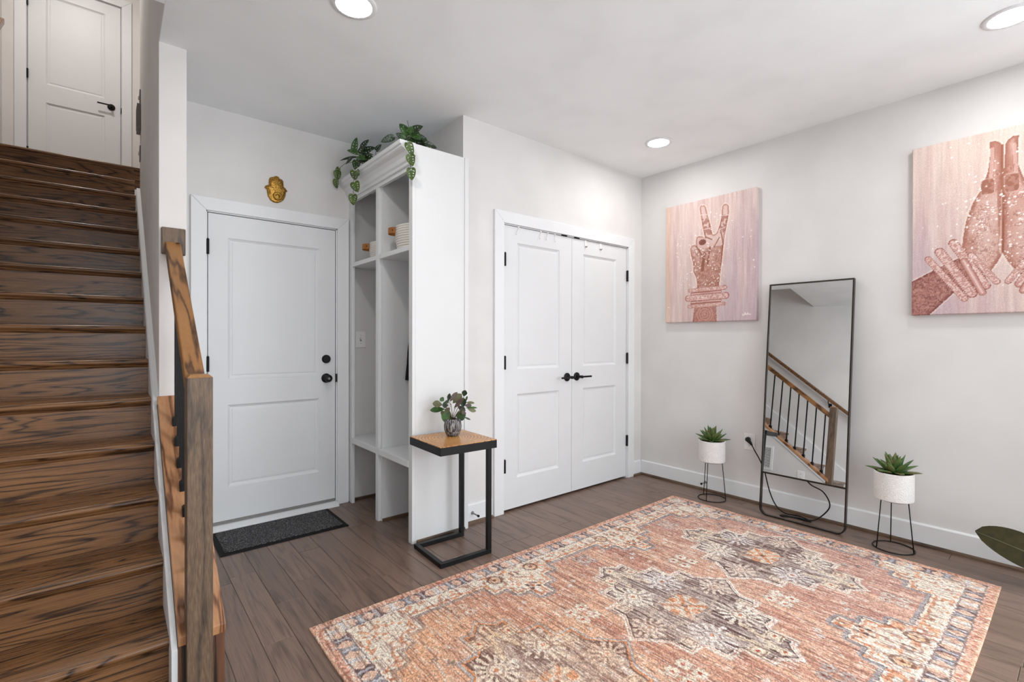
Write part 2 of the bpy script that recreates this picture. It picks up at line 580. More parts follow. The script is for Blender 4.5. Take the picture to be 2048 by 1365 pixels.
# ------------------------------------------------------------------ doors
def door_leaf(root, name, x0, x1, z0, z1, yf, thick, panels, mat):
    px0, px1 = panels[0][0], panels[0][1]
    xs = [x0, px0, px1, x1]
    zs = [z0]
    for p in sorted(panels, key=lambda q: q[2]):
        zs += [p[2], p[3]]
    zs.append(z1)
    mb = MB()
    idx = {}
    vs, fs = [], []

    def V(x, y, z):
        k = (round(x, 5), round(y, 5), round(z, 5))
        if k not in idx:
            idx[k] = len(vs)
            vs.append(k)
        return idx[k]
    for i in range(3):
        for j in range(len(zs) - 1):
            if i == 1 and j % 2 == 1:
                continue
            fs.append((V(xs[i], yf, zs[j]), V(xs[i + 1], yf, zs[j]), V(xs[i + 1], yf, zs[j + 1]), V(xs[i], yf, zs[j + 1])))
    yb = yf + thick
    fs.append((V(x0, yb, z0), V(x0, yb, z1), V(x1, yb, z1), V(x1, yb, z0)))
    for i in range(3):
        fs.append((V(xs[i], yf, z0), V(xs[i], yb, z0), V(xs[i + 1], yb, z0), V(xs[i + 1], yf, z0)))
        fs.append((V(xs[i], yf, z1), V(xs[i + 1], yf, z1), V(xs[i + 1], yb, z1), V(xs[i], yb, z1)))
    for j in range(len(zs) - 1):
        fs.append((V(x0, yf, zs[j]), V(x0, yf, zs[j + 1]), V(x0, yb, zs[j + 1]), V(x0, yb, zs[j])))
        fs.append((V(x1, yf, zs[j]), V(x1, yb, zs[j]), V(x1, yb, zs[j + 1]), V(x1, yf, zs[j + 1])))
    mb.add(vs, fs)
    leaf = part(name, mb, mat, root)
    for (a0, a1, b0, b1) in panels:
        q = MB()
        prof = [(0.0, 0.0), (0.004, 0.005), (0.016, 0.012), (0.024, 0.0125), (0.026, 0.0095), (0.036, 0.0085)]
        ring = []
        for ins, d in prof:
            ring.append([(a0 + ins, yf + d, b0 + ins), (a1 - ins, yf + d, b0 + ins), (a1 - ins, yf + d, b1 - ins), (a0 + ins, yf + d, b1 - ins)])
        vv = [p for r in ring for p in r]
        ff = []
        for r in range(len(ring) - 1):
            for k in range(4):
                l = (k + 1) % 4
                ff.append((r * 4 + k, r * 4 + l, r * 4 + 4 + l, r * 4 + 4 + k))
        ff.append(tuple((len(ring) - 1) * 4 + k for k in range(4)))
        q.add(vv, ff)
        me = bpy.data.meshes.new('panel')
        off = root.location
        me.from_pydata([(x - off.x, y - off.y, z - off.z) for x, y, z in q.v], [], q.f)
        link('panel', me, mat, root)
    return leaf


def casing(root, x0, x1, zt, w, yw, zb=0.0, thick=0.018):
    """three mitred boards; x0, x1: inner edges, zt: inner top"""
    for poly in ([(x0 - w, zb), (x0, zb), (x0, zt), (x0 - w, zt + w)], [(x1, zb), (x1 + w, zb), (x1 + w, zt + w), (x1, zt)],
                 [(x0, zt + 0.0004), (x1, zt + 0.0004), (x1 + w - 0.0004, zt + w), (x0 - w + 0.0004, zt + w)]):
        part('casing', MB().prism(poly, 'y', yw - thick, yw), M['trim'], root, bevel=0.003)


def hinge(root, x, y, z0, z1):
    mb = MB().tube([(x, y, z0), (x, y, z1)], 0.0078, 10)
    mb.tube([(x, y, z1), (x, y, z1 + 0.004)], 0.004, 8)
    mb.box(x - 0.001, x + 0.001, y, y + 0.016, z0, z1)
    part('hinge', mb, M['black'], root, smooth='angle')


def lever(root, x, y, z, d, name='lever_handle', length=0.115):
    """rose on the door face at y, lever pointing along d*x"""
    o = part(name, MB().lathe([(0.0, 0.0), (0.033, 0.0), (0.033, -0.007), (0.029, -0.010), (0.012, -0.012), (0.0105, -0.05), (0.012, -0.052), (0.012, -0.066), (0.0, -0.067)], (x, y, z), 24, 'y'), M['black'], root, smooth='angle')
    mb = MB()
    mb.box(min(x - d * 0.012, x + d * length), max(x - d * 0.012, x + d * length), y - 0.064, y - 0.053, z - 0.007, z + 0.007)
    part('grip', mb, M['black'], o, bevel=0.003)
    return o


def jamb(root, x0, x1, zt, y0, y1, ystop, zb=0.0):
    mb = MB()
    for a, b in ((x0 - 0.018, x0), (x1, x1 + 0.018)):
        mb.box(a, b, y0, y1, zb, zt + 0.018)
    mb.box(x0 - 0.018, x1 + 0.018, y0, y1, zt, zt + 0.018)
    mb.box(x0 - 0.018, x0 + 0.018, ystop, y1, zb, zt)
    mb.box(x1 - 0.018, x1 + 0.018, ystop, y1, zb, zt)
    mb.box(x0, x1, ystop, y1, zt - 0.018, zt)
    part('jamb', mb, M['trim'], root)


# entry door
d1 = thing('door_1', 'white two-panel entry door with black knob and deadbolt', None, (0.87, YD, 0), kind='structure')
YF = YD + 0.004
door_leaf(d1, 'door_leaf', 0.4685, 1.2695, 0.045, 2.0205, YF, 0.044, [(0.578, 1.158, 0.258, 0.792), (0.578, 1.158, 0.958, 1.874)], M['door'])
jamb(d1, 0.4635, 1.2745, 2.0255, YD, YD + 0.11, YF + 0.045)
casing(d1, 0.4570, 1.2810, 2.032, 0.083, YD)
for z in (0.20, 1.013, 1.756):
    hinge(d1, 0.4655, YD - 0.013, z, z + 0.096)
kn = part('door_knob', MB().lathe([(0.0, 0.0), (0.034, 0.0), (0.034, -0.006), (0.028, -0.011), (0.013, -0.014), (0.0125, -0.034), (0.020, -0.038), (0.0275, -0.048), (0.0275, -0.056), (0.022, -0.064), (0.012, -0.067), (0.0, -0.067)], (1.204, YF, 0.936), 28, 'y'), M['black'], d1, smooth='angle')
part('keyhole', MB().lathe([(0.0, 0.0), (0.009, 0.0), (0.008, -0.003), (0.0, -0.003)], (1.204, YF - 0.0665, 0.936), 16, 'y'), M['grey_plastic'], kn)
part('deadbolt', MB().lathe([(0.0, 0.0), (0.031, 0.0), (0.030, -0.012), (0.024, -0.018), (0.021, -0.018), (0.020, -0.016), (0.0, -0.016)], (1.204, YF, 1.075), 28, 'y'), M['black'], d1, smooth='angle')
part('strike_plate', MB().box(1.2715, 1.2765, YD - 0.019, YD + 0.002, 0.905, 0.965), M['black'], d1)
part('door_sweep', MB().box(0.469, 1.269, YF - 0.006, YF + 0.04, 0.026, 0.046), M['grey_plastic'], d1)
part('threshold', MB().prism([(YD - 0.065, 0.0), (YD + 0.11, 0.0), (YD + 0.11, 0.026), (YD - 0.02, 0.026), (YD - 0.06, 0.012)], 'x', 0.459, 1.279), M['trim'], d1, bevel=0.002)

# closet double doors
d2 = thing('door_2', 'white double closet doors with black levers', None, (2.81, YC, 0), kind='structure')
YF2 = YC + 0.003
door_leaf(d2, 'door_leaf', 2.1175, 2.8055, 0.016, 2.0255, YF2, 0.035, [(2.240, 2.668, 0.228, 0.828), (2.240, 2.668, 1.006, 1.912)], M['door'])
door_leaf(d2, 'door_leaf', 2.8085, 3.5005, 0.016, 2.0255, YF2, 0.035, [(2.940, 3.362, 0.228, 0.828), (2.940, 3.362, 1.006, 1.912)], M['door'])
jamb(d2, 2.113, 3.505, 2.030, YC, YC + 0.10, YF2 + 0.036)
casing(d2, 2.1065, 3.5115, 2.036, 0.083, YC)
part('closet_dark_sheet', MB().box(2.113, 3.505, YC + 0.041, YC + 0.05, 0.02, 2.03), M['black_matte'], d2)  # black sheet standing in for the shade of the unlit closet
for z in (0.283, 1.010, 1.735):
    hinge(d2, 2.1165, YC - 0.013, z, z + 0.093)
    hinge(d2, 3.5025, YC - 0.010, z, z + 0.093)
lever(d2, 2.752, YF2, 0.926, -1)
lever(d2, 2.862, YF2, 0.926, 1)
for x in (2.716, 2.858):
    part('ball_catch', MB().box(x - 0.03, x + 0.03, YC - 0.004, YC + 0.02, 2.026, 2.036), M['black'], d2)
# hooks clipped over the closet doors
for i, (x, kind) in enumerate(((2.250, 0), (2.466, 0), (2.538, 0), (2.614, 0), (2.963, 1), (3.147, 1))):
    z = 2.0275
    y = YF2
    if kind == 0:
        names = ['leftmost thin white wire hook over the left closet door', 'second thin white wire hook from the left over the closet door',
                 'third thin white wire hook from the left over the closet door', 'thin white wire hook on the left closet door nearest the gap']
        h = thing('over_door_hook', names[i], 'hook', (x, y, 1.97), 'hooks over the closet doors')
        dx = (-0.035, -0.022, -0.028, -0.006)[i]
        part('wire', MB().tube([(x, y + 0.02, z + 0.001), (x, y - 0.004, z + 0.001), (x, y - 0.006, z - 0.008), (x + dx * 0.4, y - 0.008, z - 0.03), (x + dx, y - 0.016, z - 0.062), (x + dx, y - 0.026, z - 0.058)], 0.0017, 6), M['plate'], h, smooth=True)
        part('clip', MB().box(x - 0.006, x + 0.006, y - 0.006, y + 0.02, z - 0.006, z + 0.0025), M['plate'], h)
    else:
        names = {4: 'flat white metal hook over the right closet door nearest the gap', 5: 'flat white metal hook over the right closet door nearer the corner'}
        h = thing('over_door_hook', names[i], 'hook', (x, y, 1.97), 'hooks over the closet doors')
        part('strap', MB().box(x - 0.011, x + 0.011, y - 0.005, y - 0.0005, z - 0.052, z + 0.003).box(x - 0.011, x + 0.011, y - 0.005, y + 0.02, z - 0.001, z + 0.0025), M['plate'], h)
        part('hook_end', MB().tube([(x, y - 0.004, z - 0.048), (x, y - 0.012, z - 0.058), (x, y - 0.022, z - 0.052)], 0.004, 8), M['grey_plastic'], h, smooth=True)

# upper door
d3 = thing('door_3', 'white two-panel door with black lever on the upper landing', None, (-0.28, YT, ZU), kind='structure')
YF3 = YT + 0.004
door_leaf(d3, 'door_leaf', -0.640, 0.072, ZU + 0.012, UDZ - 0.008, YF3, 0.035, [(-0.512, -0.056, ZU + 0.24, 3.600), (-0.512, -0.056, 3.785, UDZ - 0.12)], M['door'])
jamb(d3, -0.644, 0.076, UDZ - 0.004, YT, YT + 0.09, YF3 + 0.036, ZU)
casing(d3, -0.650, 0.082, UDZ + 0.002, 0.085, YT, ZU)
for z in (3.03, 3.80, 4.52):
    hinge(d3, -0.6430, YT - 0.012, z, z + 0.09)
lever(d3, -0.005, YF3, 3.705, -1)
part('strike_plate', MB().box(0.0735, 0.079, YT - 0.012, YT + 0.002, 3.66, 3.72), M['black'], d3)

# ------------------------------------------------------------------ staircase
st = thing('staircase', 'dark stained oak staircase with solid risers climbing to the landing', 'staircase', (-0.32, 2.05, 0))
TX0, TX1 = XL + 0.019, 0.1525
tre = None
for i in range(15):
    y, z = NY0 + i * RUN, NZ0 + i * RISE
    # riser below this nosing
    part('riser', MB().box(TX0, TX1, y + 0.024, y + 0.042, z - RISE + (0.0 if i else 0.0083), z - 0.028), M['stair'], st)
    # tread with half-round nosing, cove moulding below
    if i < 14:
        yb = y + RUN + 0.024
    else:
        yb = y + 0.09
    prof = [(yb, z - 0.028), (yb, z), (y + 0.012, z)]
    for k in range(1, 8):
        a = math.pi / 2 + math.pi * k / 8
        prof.append((y + 0.014 + 0.014 * math.cos(a), z - 0.014 + 0.014 * math.sin(a)))
    prof.append((y + 0.014, z - 0.028))
    part('tread', MB().prism(prof, 'x', TX0, TX1), M['stair'], st, smooth='angle')
    part('cove', MB().prism([(y + 0.024, z - 0.028), (y + 0.024, z - 0.044), (y + 0.018, z - 0.038), (y + 0.014, z - 0.028)], 'x', TX0, TX1), M['stair'], st)
# white skirt boards
for nm, a, b, up, y1 in (('skirt_board', 0.1528, 0.1708, 0.045, 5.06), ('skirt_board', XL + 0.0005, XL + 0.0185, 0.13, 5.60)):
    ys = 1.972
    poly = [(ys, 0.0), (ys, nosing(ys) + up), (y1, min(nosing(y1) + up, 99)), (y1, max(nosing(y1) - 0.45, 0)), (2.7, 0.0)]
    part(nm, MB().prism(poly, 'x', a, b), M['trim'], st, bevel=0.002)
part('skirt_moulding', MB().prism([(YW, nosing(YW) + 0.0455), (5.06, nosing(5.06) + 0.0455), (5.06, nosing(5.06) + 0.066), (YW, nosing(YW) + 0.066)], 'x', 0.156, XS0), M['trim'], st)

# railing
rl = thing('stair_railing', 'oak stair railing with square newel post and black metal balusters', 'railing', (0.23, 1.97, 0))
NX0, NX1, NY, NZ = 0.193, 0.2675, 1.935, 1.094
nb = MB()
c = 0.010
nb.box(NX0, NX1, NY, NY + 0.075, 0.0, NZ - 0.006)
nb2 = MB().add([(NX0, NY, NZ - 0.006), (NX1, NY, NZ - 0.006), (NX1, NY + 0.075, NZ - 0.006), (NX0, NY + 0.075, NZ - 0.006),
                (NX0 + c, NY + c, NZ + 0.004), (NX1 - c, NY + c, NZ + 0.004), (NX1 - c, NY + 0.075 - c, NZ + 0.004), (NX0 + c, NY + 0.075 - c, NZ + 0.004)],
               [(0, 1, 5, 4), (1, 2, 6, 5), (2, 3, 7, 6), (3, 0, 4, 7), (4, 5, 6, 7), (3, 2, 1, 0)])
nw = part('newel_post', nb, M['newel'], rl, bevel=0.0015)
part('newel_top', nb2, M['rail'], rl)
RZ = lambda y: 1.715 + 0.742 * (y - 2.95)
rx0, rx1 = 0.203, 0.2655
part('handrail', MB().prism([(2.01, RZ(2.01) - 0.062), (2.935, RZ(2.935) - 0.062), (2.935, RZ(2.935)), (2.01, RZ(2.01))], 'x', rx0, rx1), M['rail'], rl, bevel=0.005)
part('rosette', MB().box(0.187, 0.287, 2.934, YW - 0.0005, 1.640, 1.774), M['newel'], rl, bevel=0.005)
for k in range(8):
    y = 2.058 + 0.105 * k
    b = part('baluster', MB().box(0.2285, 0.2415, y - 0.0065, y + 0.0065, captop(y) + 0.004, RZ(y) - 0.058), M['black_matte'], rl)
    e = 0.0155
    sh = MB()
    lo = [(0.235 - e, y - e), (0.235 + e, y - e), (0.235 + e, y + e), (0.235 - e, y + e)]
    sh.add([(p[0], p[1], captop(p[1]) + 0.0005) for p in lo] + [(p[0], p[1], captop(y) + 0.026) for p in lo] +
           [(0.235 + (p[0] - 0.235) * 0.6, y + (p[1] - y) * 0.6, captop(y) + 0.034) for p in lo],
           [(3, 2, 1, 0), (0, 1, 5, 4), (1, 2, 6, 5), (2, 3, 7, 6), (3, 0, 4, 7), (4, 5, 9, 8), (5, 6, 10, 9), (6, 7, 11, 10), (7, 4, 8, 11), (8, 9, 10, 11)])
    me = sh.mesh('shoe', rl.location)
    link('shoe', me, M['black_matte'], b)

# handrail on the far wall
hr = thing('wall_handrail', 'dark oak handrail on brackets along the far stair wall', 'handrail', (XL, 2.0, 0.9))
hz = lambda y: nosing(y) + 0.90
part('rail', MB().prism([(1.85, hz(1.85)), (5.74, hz(5.74)), (5.74, hz(5.74) + 0.055), (1.85, hz(1.85) + 0.055)], 'x', -0.735, -0.680), M['stair'], hr, bevel=0.008)
for y in (2.3, 3.4, 4.5, 5.6):
    part('bracket', MB().tube([(XL, y, hz(y) - 0.06), (-0.76, y, hz(y) - 0.06), (-0.712, y, hz(y) - 0.03), (-0.708, y, hz(y) + 0.004)], 0.007, 8).box(XL, XL + 0.006, y - 0.02, y + 0.02, hz(y) - 0.09, hz(y) - 0.03), M['black'], hr)


# plates at the top of the partition wall
def wall_plate(name, label, cat, y0, y1, z0, z1, depth, mat):
    o = thing(name, label, cat, (XS0, (y0 + y1) / 2, z0))
    part('plate', MB().box(XS0 - depth, XS0 - 0.0003, y0, y1, z0, z1), mat, o, bevel=0.002)
    return o


wp = wall_plate('switch_plate', 'upper grey switch plate on the shaded wall at the stair top', 'switch', 4.90, 4.98, 3.11, 3.225, 0.008, M['grey_plastic'])
part('toggle', MB().box(XS0 - 0.016, XS0 - 0.007, 4.93, 4.95, 3.155, 3.18), M['plate'], wp)
wp = wall_plate('wall_intercom', 'dark framed keypad on the shaded wall at the stair top', 'keypad', 4.86, 5.02, 2.895, 3.095, 0.026, M['grey_plastic'])
part('screen', MB().box(XS0 - 0.028, XS0 - 0.0255, 4.88, 5.0, 2.915, 3.075), M['black_matte'], wp)
wp = wall_plate('switch_plate', 'lower grey switch plate just above the top stairs', 'switch', 4.90, 4.98, 2.66, 2.775, 0.008, M['grey_plastic'])
part('toggle', MB().box(XS0 - 0.016, XS0 - 0.007, 4.93, 4.95, 2.705, 2.73), M['plate'], wp)

# return air grille and outlet on the entry side of the stair wall (seen in the mirror)
vg = thing('air_grille', 'white louvred air return grille low on the stair wall', 'grille', (XS1, 2.78, 0.19))
part('frame', MB().box(XS1, XS1 + 0.008, 2.60, 2.63, 0.19, 0.50).box(XS1, XS1 + 0.008, 2.92, 2.95, 0.19, 0.50).box(XS1, XS1 + 0.008, 2.63, 2.92, 0.19, 0.215).box(XS1, XS1 + 0.008, 2.63, 2.92, 0.475, 0.50), M['plate'], vg)
part('backing', MB().box(XS1, XS1 + 0.001, 2.63, 2.92, 0.215, 0.475), M['black_matte'], vg)
for k in range(17):
    z = 0.219 + k * 0.0153
    part('slat', MB().prism([(XS1 + 0.001, z + 0.004), (XS1 + 0.0065, z), (XS1 + 0.0075, z + 0.0015), (XS1 + 0.002, z + 0.008)], 'y', 2.63, 2.92), M['plate'], vg)


def outlet(name, label, cat, face, pos, kind='outlet'):
    """face: 'x-' plate on a wall facing -x, 'x+' facing +x, 'y-' facing -y; pos: centre on the wall"""
    o = thing(name, label, cat, pos)
    w, h, d = 0.041, 0.061, 0.006

    def B(u0, u1, z0, z1, d0, d1):
        if face == 'x-':
            return MB().box(-d1, -d0, u0, u1, z0, z1)
        if face == 'x+':
            return MB().box(d0, d1, u0, u1, z0, z1)
        return MB().box(u0, u1, -d1, -d0, z0, z1)
    part('plate', B(-w, w, -h, h, 0.0003, d), M['plate'], o, bevel=0.0025, local=True)
    if kind == 'outlet':
        for zc in (0.021, -0.021):
            s = part('socket', B(-0.017, 0.017, zc - 0.015, zc + 0.015, d, d + 0.0012), M['plate'], o, local=True)
            sl = B(-0.008, -0.006, zc - 0.002, zc + 0.007, d + 0.0012, d + 0.0016)
            q = B(0.006, 0.008, zc - 0.002, zc + 0.007, d + 0.0012, d + 0.0016)
            sl.add(q.v, q.f)
            q = B(-0.002, 0.002, zc - 0.010, zc - 0.006, d + 0.0012, d + 0.0016)
            sl.add(q.v, q.f)
            part('slot', sl, M['black_matte'], s, local=True)
    else:
        part('toggle_frame', B(-0.006, 0.006, -0.0125, 0.0125, d, d + 0.0012), M['grey_plastic'], o, local=True)
        part('toggle', B(-0.0042, 0.0042, -0.001, 0.0105, d, d + 0.010), M['plate'], o, local=True, bevel=0.001)
        for zc in (0.030, -0.030):
            part('screw', B(-0.0022, 0.0022, zc - 0.0022, zc + 0.0022, d, d + 0.0006), M['grey_plastic'], o, local=True)
    return o


outlet('wall_outlet', 'white outlet with black plug beside the leaning mirror', 'outlet', 'x-', (XR, 1.670, 0.450))
outlet('wall_outlet', 'white outlet low on the sloped stair wall', 'outlet', 'x+', (XS1, 2.26, 0.19))
outlet('light_switch', 'white light switch inside the left locker bay', 'switch', 'y-', (1.461, YD, 1.218), 'switch')


# door stops on baseboards
def doorstop(label, base, tip):
    b, t_ = Vector(base), Vector(tip)
    d = (t_ - b).normalized()
    o = thing('door_stop', label, 'door stop', base)
    part('rod', MB().tube([b, b + d * 0.004, b + d * 0.005, t_ - d * 0.012], [0.012, 0.011, 0.0045, 0.0045], 10), M['grey_plastic'], o, smooth='angle')
    part('bumper', MB().tube([t_ - d * 0.013, t_ - d * 0.011, t_ - d * 0.002, t_], [0.006, 0.008, 0.008, 0.005], 10), M['rubber'], o, smooth='angle')


doorstop('dark metal door stop on the baseboard behind the side table', (1.84, YC - 0.0152, 0.070), (1.84, YC - 0.09, 0.068))
doorstop('dark metal door stop on the baseboard behind the left plant stand', (XR - 0.0152, 2.015, 0.068), (XR - 0.085, 2.015, 0.066))

# ------------------------------------------------------------------ mudroom locker
LX, LY0, LY1 = 1.372, 2.588, YD - 0.022
lk = thing('mudroom_locker', 'tall white open mudroom locker with two bays, bench and crown', 'locker', (1.57, 3.08, 0))
FT = 0.021
part('stile', MB().box(LX, LX + FT, LY0, LY0 + 0.044, 0, 2.31), M['locker'], lk, bevel=0.0015)
part('stile', MB().box(LX, LX + FT, 3.062, 3.104, 0, 2.24), M['locker'], lk, bevel=0.0015)
part('stile', MB().box(LX, LX + FT, 3.520, LY1 + 0.021, 0, 2.24), M['locker'], lk, bevel=0.0015)
part('side_panel', MB().box(LX + FT, 1.7715, LY0, LY0 + 0.020, 0.0, 2.385), M['locker'], lk, bevel=0.001)
part('scribe_trim', MB().box(1.742, 1.7715, LY0 - 0.006, LY0 - 0.0003, 0.0, 2.385), M['locker'], lk, bevel=0.002)
part('filler', MB().box(1.7505, 1.7715, LY0 + 0.02, YC, 0.0, 2.37), M['locker'], lk)
part('divider', MB().box(LX + FT, 1.7715, 3.046, 3.064, 0, 2.30), M['locker'], lk)
part('shelf', MB().box(LX, 1.7715, LY0 + 0.0445, 3.0455, 1.756, 1.786), M['locker'], lk, bevel=0.0015)
part('shelf', MB().box(LX, 1.7715, 3.1045, 3.5195, 1.756, 1.786).box(LX + FT, 1.7715, 3.0645, YD, 1.7562, 1.7858), M['locker'], lk, bevel=0.0015)
part('bench', MB().box(LX - 0.004, 1.7715, LY0 + 0.0445, 3.0455, 0.449, 0.490), M['locker'], lk, bevel=0.002)
part('bench', MB().box(LX - 0.004, 1.7715, 3.1045, 3.5195, 0.449, 0.490).box(LX + FT, 1.7715, 3.0645, YD, 0.4492, 0.4898), M['locker'], lk, bevel=0.002)
part('bench_edge', MB().box(LX - 0.004, LX - 0.0002, 3.0462, 3.1038, 0.449, 0.490), M['locker'], lk)
part('frieze', MB().box(LX - 0.0005, LX + FT, LY0 + 0.0442, YD, 2.236, 2.315), M['locker'], lk)
part('top_board', MB().box(LX + FT, 1.7715, LY0 + 0.02, YD, 2.345, 2.363), M['locker'], lk)
cp = [(LX, 2.262), (LX - 0.010, 2.262), (LX - 0.013, 2.268), (LX - 0.012, 2.280), (LX - 0.022, 2.290), (LX - 0.028, 2.312), (LX - 0.044, 2.334), (LX - 0.064, 2.346), (LX - 0.070, 2.352), (LX - 0.070, 2.360), (LX - 0.080, 2.366), (LX - 0.082, 2.388), (LX, 2.388)]
part('crown', MB().prism(cp, 'y', LY0 - 0.0005, YD - 0.001), M['locker'], lk)
part('crown_back', MB().box(LX, LX + FT, LY0, YD, 2.3155, 2.388), M['locker'], lk)
part('back_panel', MB().box(1.764, 1.7717, LY0 + 0.0445, YD, 0, 2.34), M['locker'], lk)
tr = MB()
for y0, x0 in ((YD, LX + FT + 0.005), (3.046, LX + FT + 0.001), (LY0 + 0.0, LX + 0.03)):
    tr.prism([(y0 - 0.0005, 0.0), (y0 - 0.014, 0.0), (y0 - 0.012, 0.012), (y0 - 0.0005, 0.018)], 'x', x0, 1.745)
struct('trim_1', tr, M['shoe'], 'dark shoe moulding at the foot of the locker panels')


# rope baskets
def basket(label, cx, cy, r, h, ang):
    z0 = 1.7868
    o = thing('rope_basket', label, 'basket', (cx, cy, z0), 'rope baskets in the locker')
    n = 11
    prof = [(0.0, 0.004)]
    for k in range(n):
        zc = (k + 0.5) * h / n
        rr = r * (0.90 + 0.10 * math.sin(min(1, (k + 1) / n * 1.1) * math.pi / 2))
        rad = h / n / 2
        for s in (-80, -40, 0, 40, 80):
            a = math.radians(s)
            prof.append((rr + rad * math.cos(a) * 0.9, zc + rad * math.sin(a)))
    top = prof[-1][1]
    prof += [(r * 0.965, top), (r * 0.86, 0.02), (0.0, 0.018)]
    part('basket_body', MB().lathe(prof, (0, 0, 0), 48, cap0=False, cap1=False), M['rope'], o, smooth=True, local=True)
    # leather handle: a strip bowed out from the rim
    hb, steps = [], 14
    for k in range(steps + 1):
        f = k / steps
        a = math.radians(ang) + (f - 0.5) * 0.62
        rr = r + 0.008 + 0.040 * math.sin(f * math.pi) ** 0.7
        hb.append((rr * math.cos(a), rr * math.sin(a)))
    vv, ff = [], []
    for k, p in enumerate(hb):
        q = Vector(p).normalized() * 0.003
        for dz, dr in ((-0.019, 0), (0.019, 0), (0.019, 1), (-0.019, 1)):
            vv.append((p[0] + q.x * dr, p[1] + q.y * dr, h - 0.028 + dz))
    for k in range(steps):
        for s in range(4):
            l = (s + 1) % 4
            ff.append((k * 4 + s, k * 4 + l, k * 4 + 4 + l, k * 4 + 4 + s))
    ff += [(0, 1, 2, 3), tuple(steps * 4 + s for s in (3, 2, 1, 0))]
    hd = part('handle', MB().add(vv, ff), M['leather'], o, smooth='angle', local=True)
    for k in (1, steps - 1):
        p = hb[k]
        q = Vector(p).normalized()
        part('rivet', MB().tube([(p[0] + q.x * 0.002, p[1] + q.y * 0.002, h - 0.028), (p[0] + q.x * 0.006, p[1] + q.y * 0.006, h - 0.028)], 0.005, 10), M['black'], hd, local=True)


basket('white coiled rope basket with leather handle in the right upper locker bay', 1.570, 2.842, 0.160, 0.165, 150)
basket('white coiled rope basket with leather handle in the left upper locker bay', 1.580, 3.285, 0.160, 0.125, 155)

# dark cloth hanging inside the right bay
hg = thing('hanging_jacket', 'dark navy cloth hanging from a hook behind the locker stile', 'clothing', (1.63, 3.03, 0.9))
part('hook', MB().tube([(1.63, 3.0455, 1.40), (1.63, 3.02, 1.40), (1.63, 3.005, 1.385), (1.63, 2.998, 1.40)], 0.005, 8), M['black'], hg, smooth=True)
vv, ff = [], []
gw, gh = 9, 12
for side in (0, 1):
    for j in range(gh + 1):
        f = j / gh
        for i in range(gw + 1):
            g = i / gw
            x = 1.63 + (g - 0.5) * (0.03 + 0.115 * min(1, f * 1.15)) + 0.004 * math.sin(j * 0.8)
            th_ = 0.006 + 0.016 * math.sin(g * math.pi) * (0.4 + 0.6 * f) + 0.005 * math.sin(g * 17)
            y = 3.030 - (th_ if side else -0.008)
            vv.append((x, y, 1.40 - 0.465 * f - 0.02 * (g - 0.2) * f))
o2 = (gw + 1) * (gh + 1)
for j in range(gh):
    for i in range(gw):
        a = j * (gw + 1) + i
        ff.append((a, a + 1, a + gw + 2, a + gw + 1))
        ff.append((o2 + a, o2 + a + gw + 1, o2 + a + gw + 2, o2 + a + 1))
rim = [i for i in range(gw + 1)] + [j * (gw + 1) + gw for j in range(1, gh + 1)] + [gh * (gw + 1) + i for i in range(gw - 1, -1, -1)] + [j * (gw + 1) for j in range(gh - 1, 0, -1)]
for k in range(len(rim)):
    a, b = rim[k], rim[(k + 1) % len(rim)]
    ff.append((a, o2 + a, o2 + b, b))
part('cloth', MB().add(vv, ff), plain('navy_cloth', rgb(26, 30, 36), 0.9, 0, 0.2, 0.2, 200), hg, smooth=True)

# ------------------------------------------------------------------ recessed lamps
M['lens'] = emit('lamp_lens', (1.0, 0.985, 0.97, 1), LAMP)
lab = {0: 'round recessed ceiling lamp above the entry beside the stairwell', 1: 'round recessed ceiling lamp near the closet corner',
       2: 'round recessed ceiling lamp at the right edge above the prayer canvas', 3: 'round recessed ceiling lamp just behind the camera on the stair side',
       4: 'added unseen ceiling lamp far behind the camera on the stair side', 5: 'added unseen ceiling lamp far behind the camera by the assumed window'}  # the two far lamps are unseen, added for ambient light


def downlight(x, y, z, label, mat):
    o = thing('ceiling_light', label, 'lamp', (x, y, z), 'recessed ceiling lamps')
    part('trim_ring', MB().lathe([(0.078, 0.0), (0.098, 0.0), (0.096, -0.004), (0.080, -0.007), (0.076, -0.006)], (x, y, z), 40, cap0=False, cap1=False), M['trim'], o, smooth=True)
    part('lens', MB().lathe([(0.0, -0.0045), (0.079, -0.0045)], (x, y, z), 40, cap0=False, cap1=False), mat, o)


for i, (x, y) in enumerate(((0.82, 2.085), (3.135, 2.085), (3.140, 0.255), (0.82, 0.255), (0.82, -1.58), (3.14, -1.58))):
    downlight(x, y, HC, lab[i], M['lens'])
M['lens_added'] = emit('added_lens_upper', (1.0, 0.95, 0.90, 1), 380.0)
downlight(-0.30, 5.45, HU, 'added unseen lamp in the ceiling above the upper landing', M['lens_added'])  # unseen lamp, added to light the landing
#SMALL
# ------------------------------------------------------------------ printed and woven surfaces: a colour per mesh point
RNG = np.random.default_rng(11)


def vnoise(shape, cu, cv, seed):
    """smooth value noise in 0..1 on an array; cu, cv: number of cells across u (columns) and v (rows)"""
    g = np.random.default_rng(seed).random((cv + 2, cu + 2))
    h, w = shape
    x = np.linspace(0, cu, w)
    y = np.linspace(0, cv, h)
    xi, yi = np.minimum(x.astype(int), cu), np.minimum(y.astype(int), cv)
    fx, fy = x - xi, y - yi
    fx, fy = fx * fx * (3 - 2 * fx), fy * fy * (3 - 2 * fy)
    a = g[yi][:, xi] * (1 - fx) + g[yi][:, xi + 1] * fx
    b = g[yi + 1][:, xi] * (1 - fx) + g[yi + 1][:, xi + 1] * fx
    return a * (1 - fy[:, None]) + b * fy[:, None]


def C3(r, g, b):
    return np.array([r, g, b]) / 255.0


def put(img, mask, col, k=1.0):
    m = np.clip(mask.astype(float) * k, 0, 1)[..., None]
    img[:] = img * (1 - m) + np.asarray(col) * m


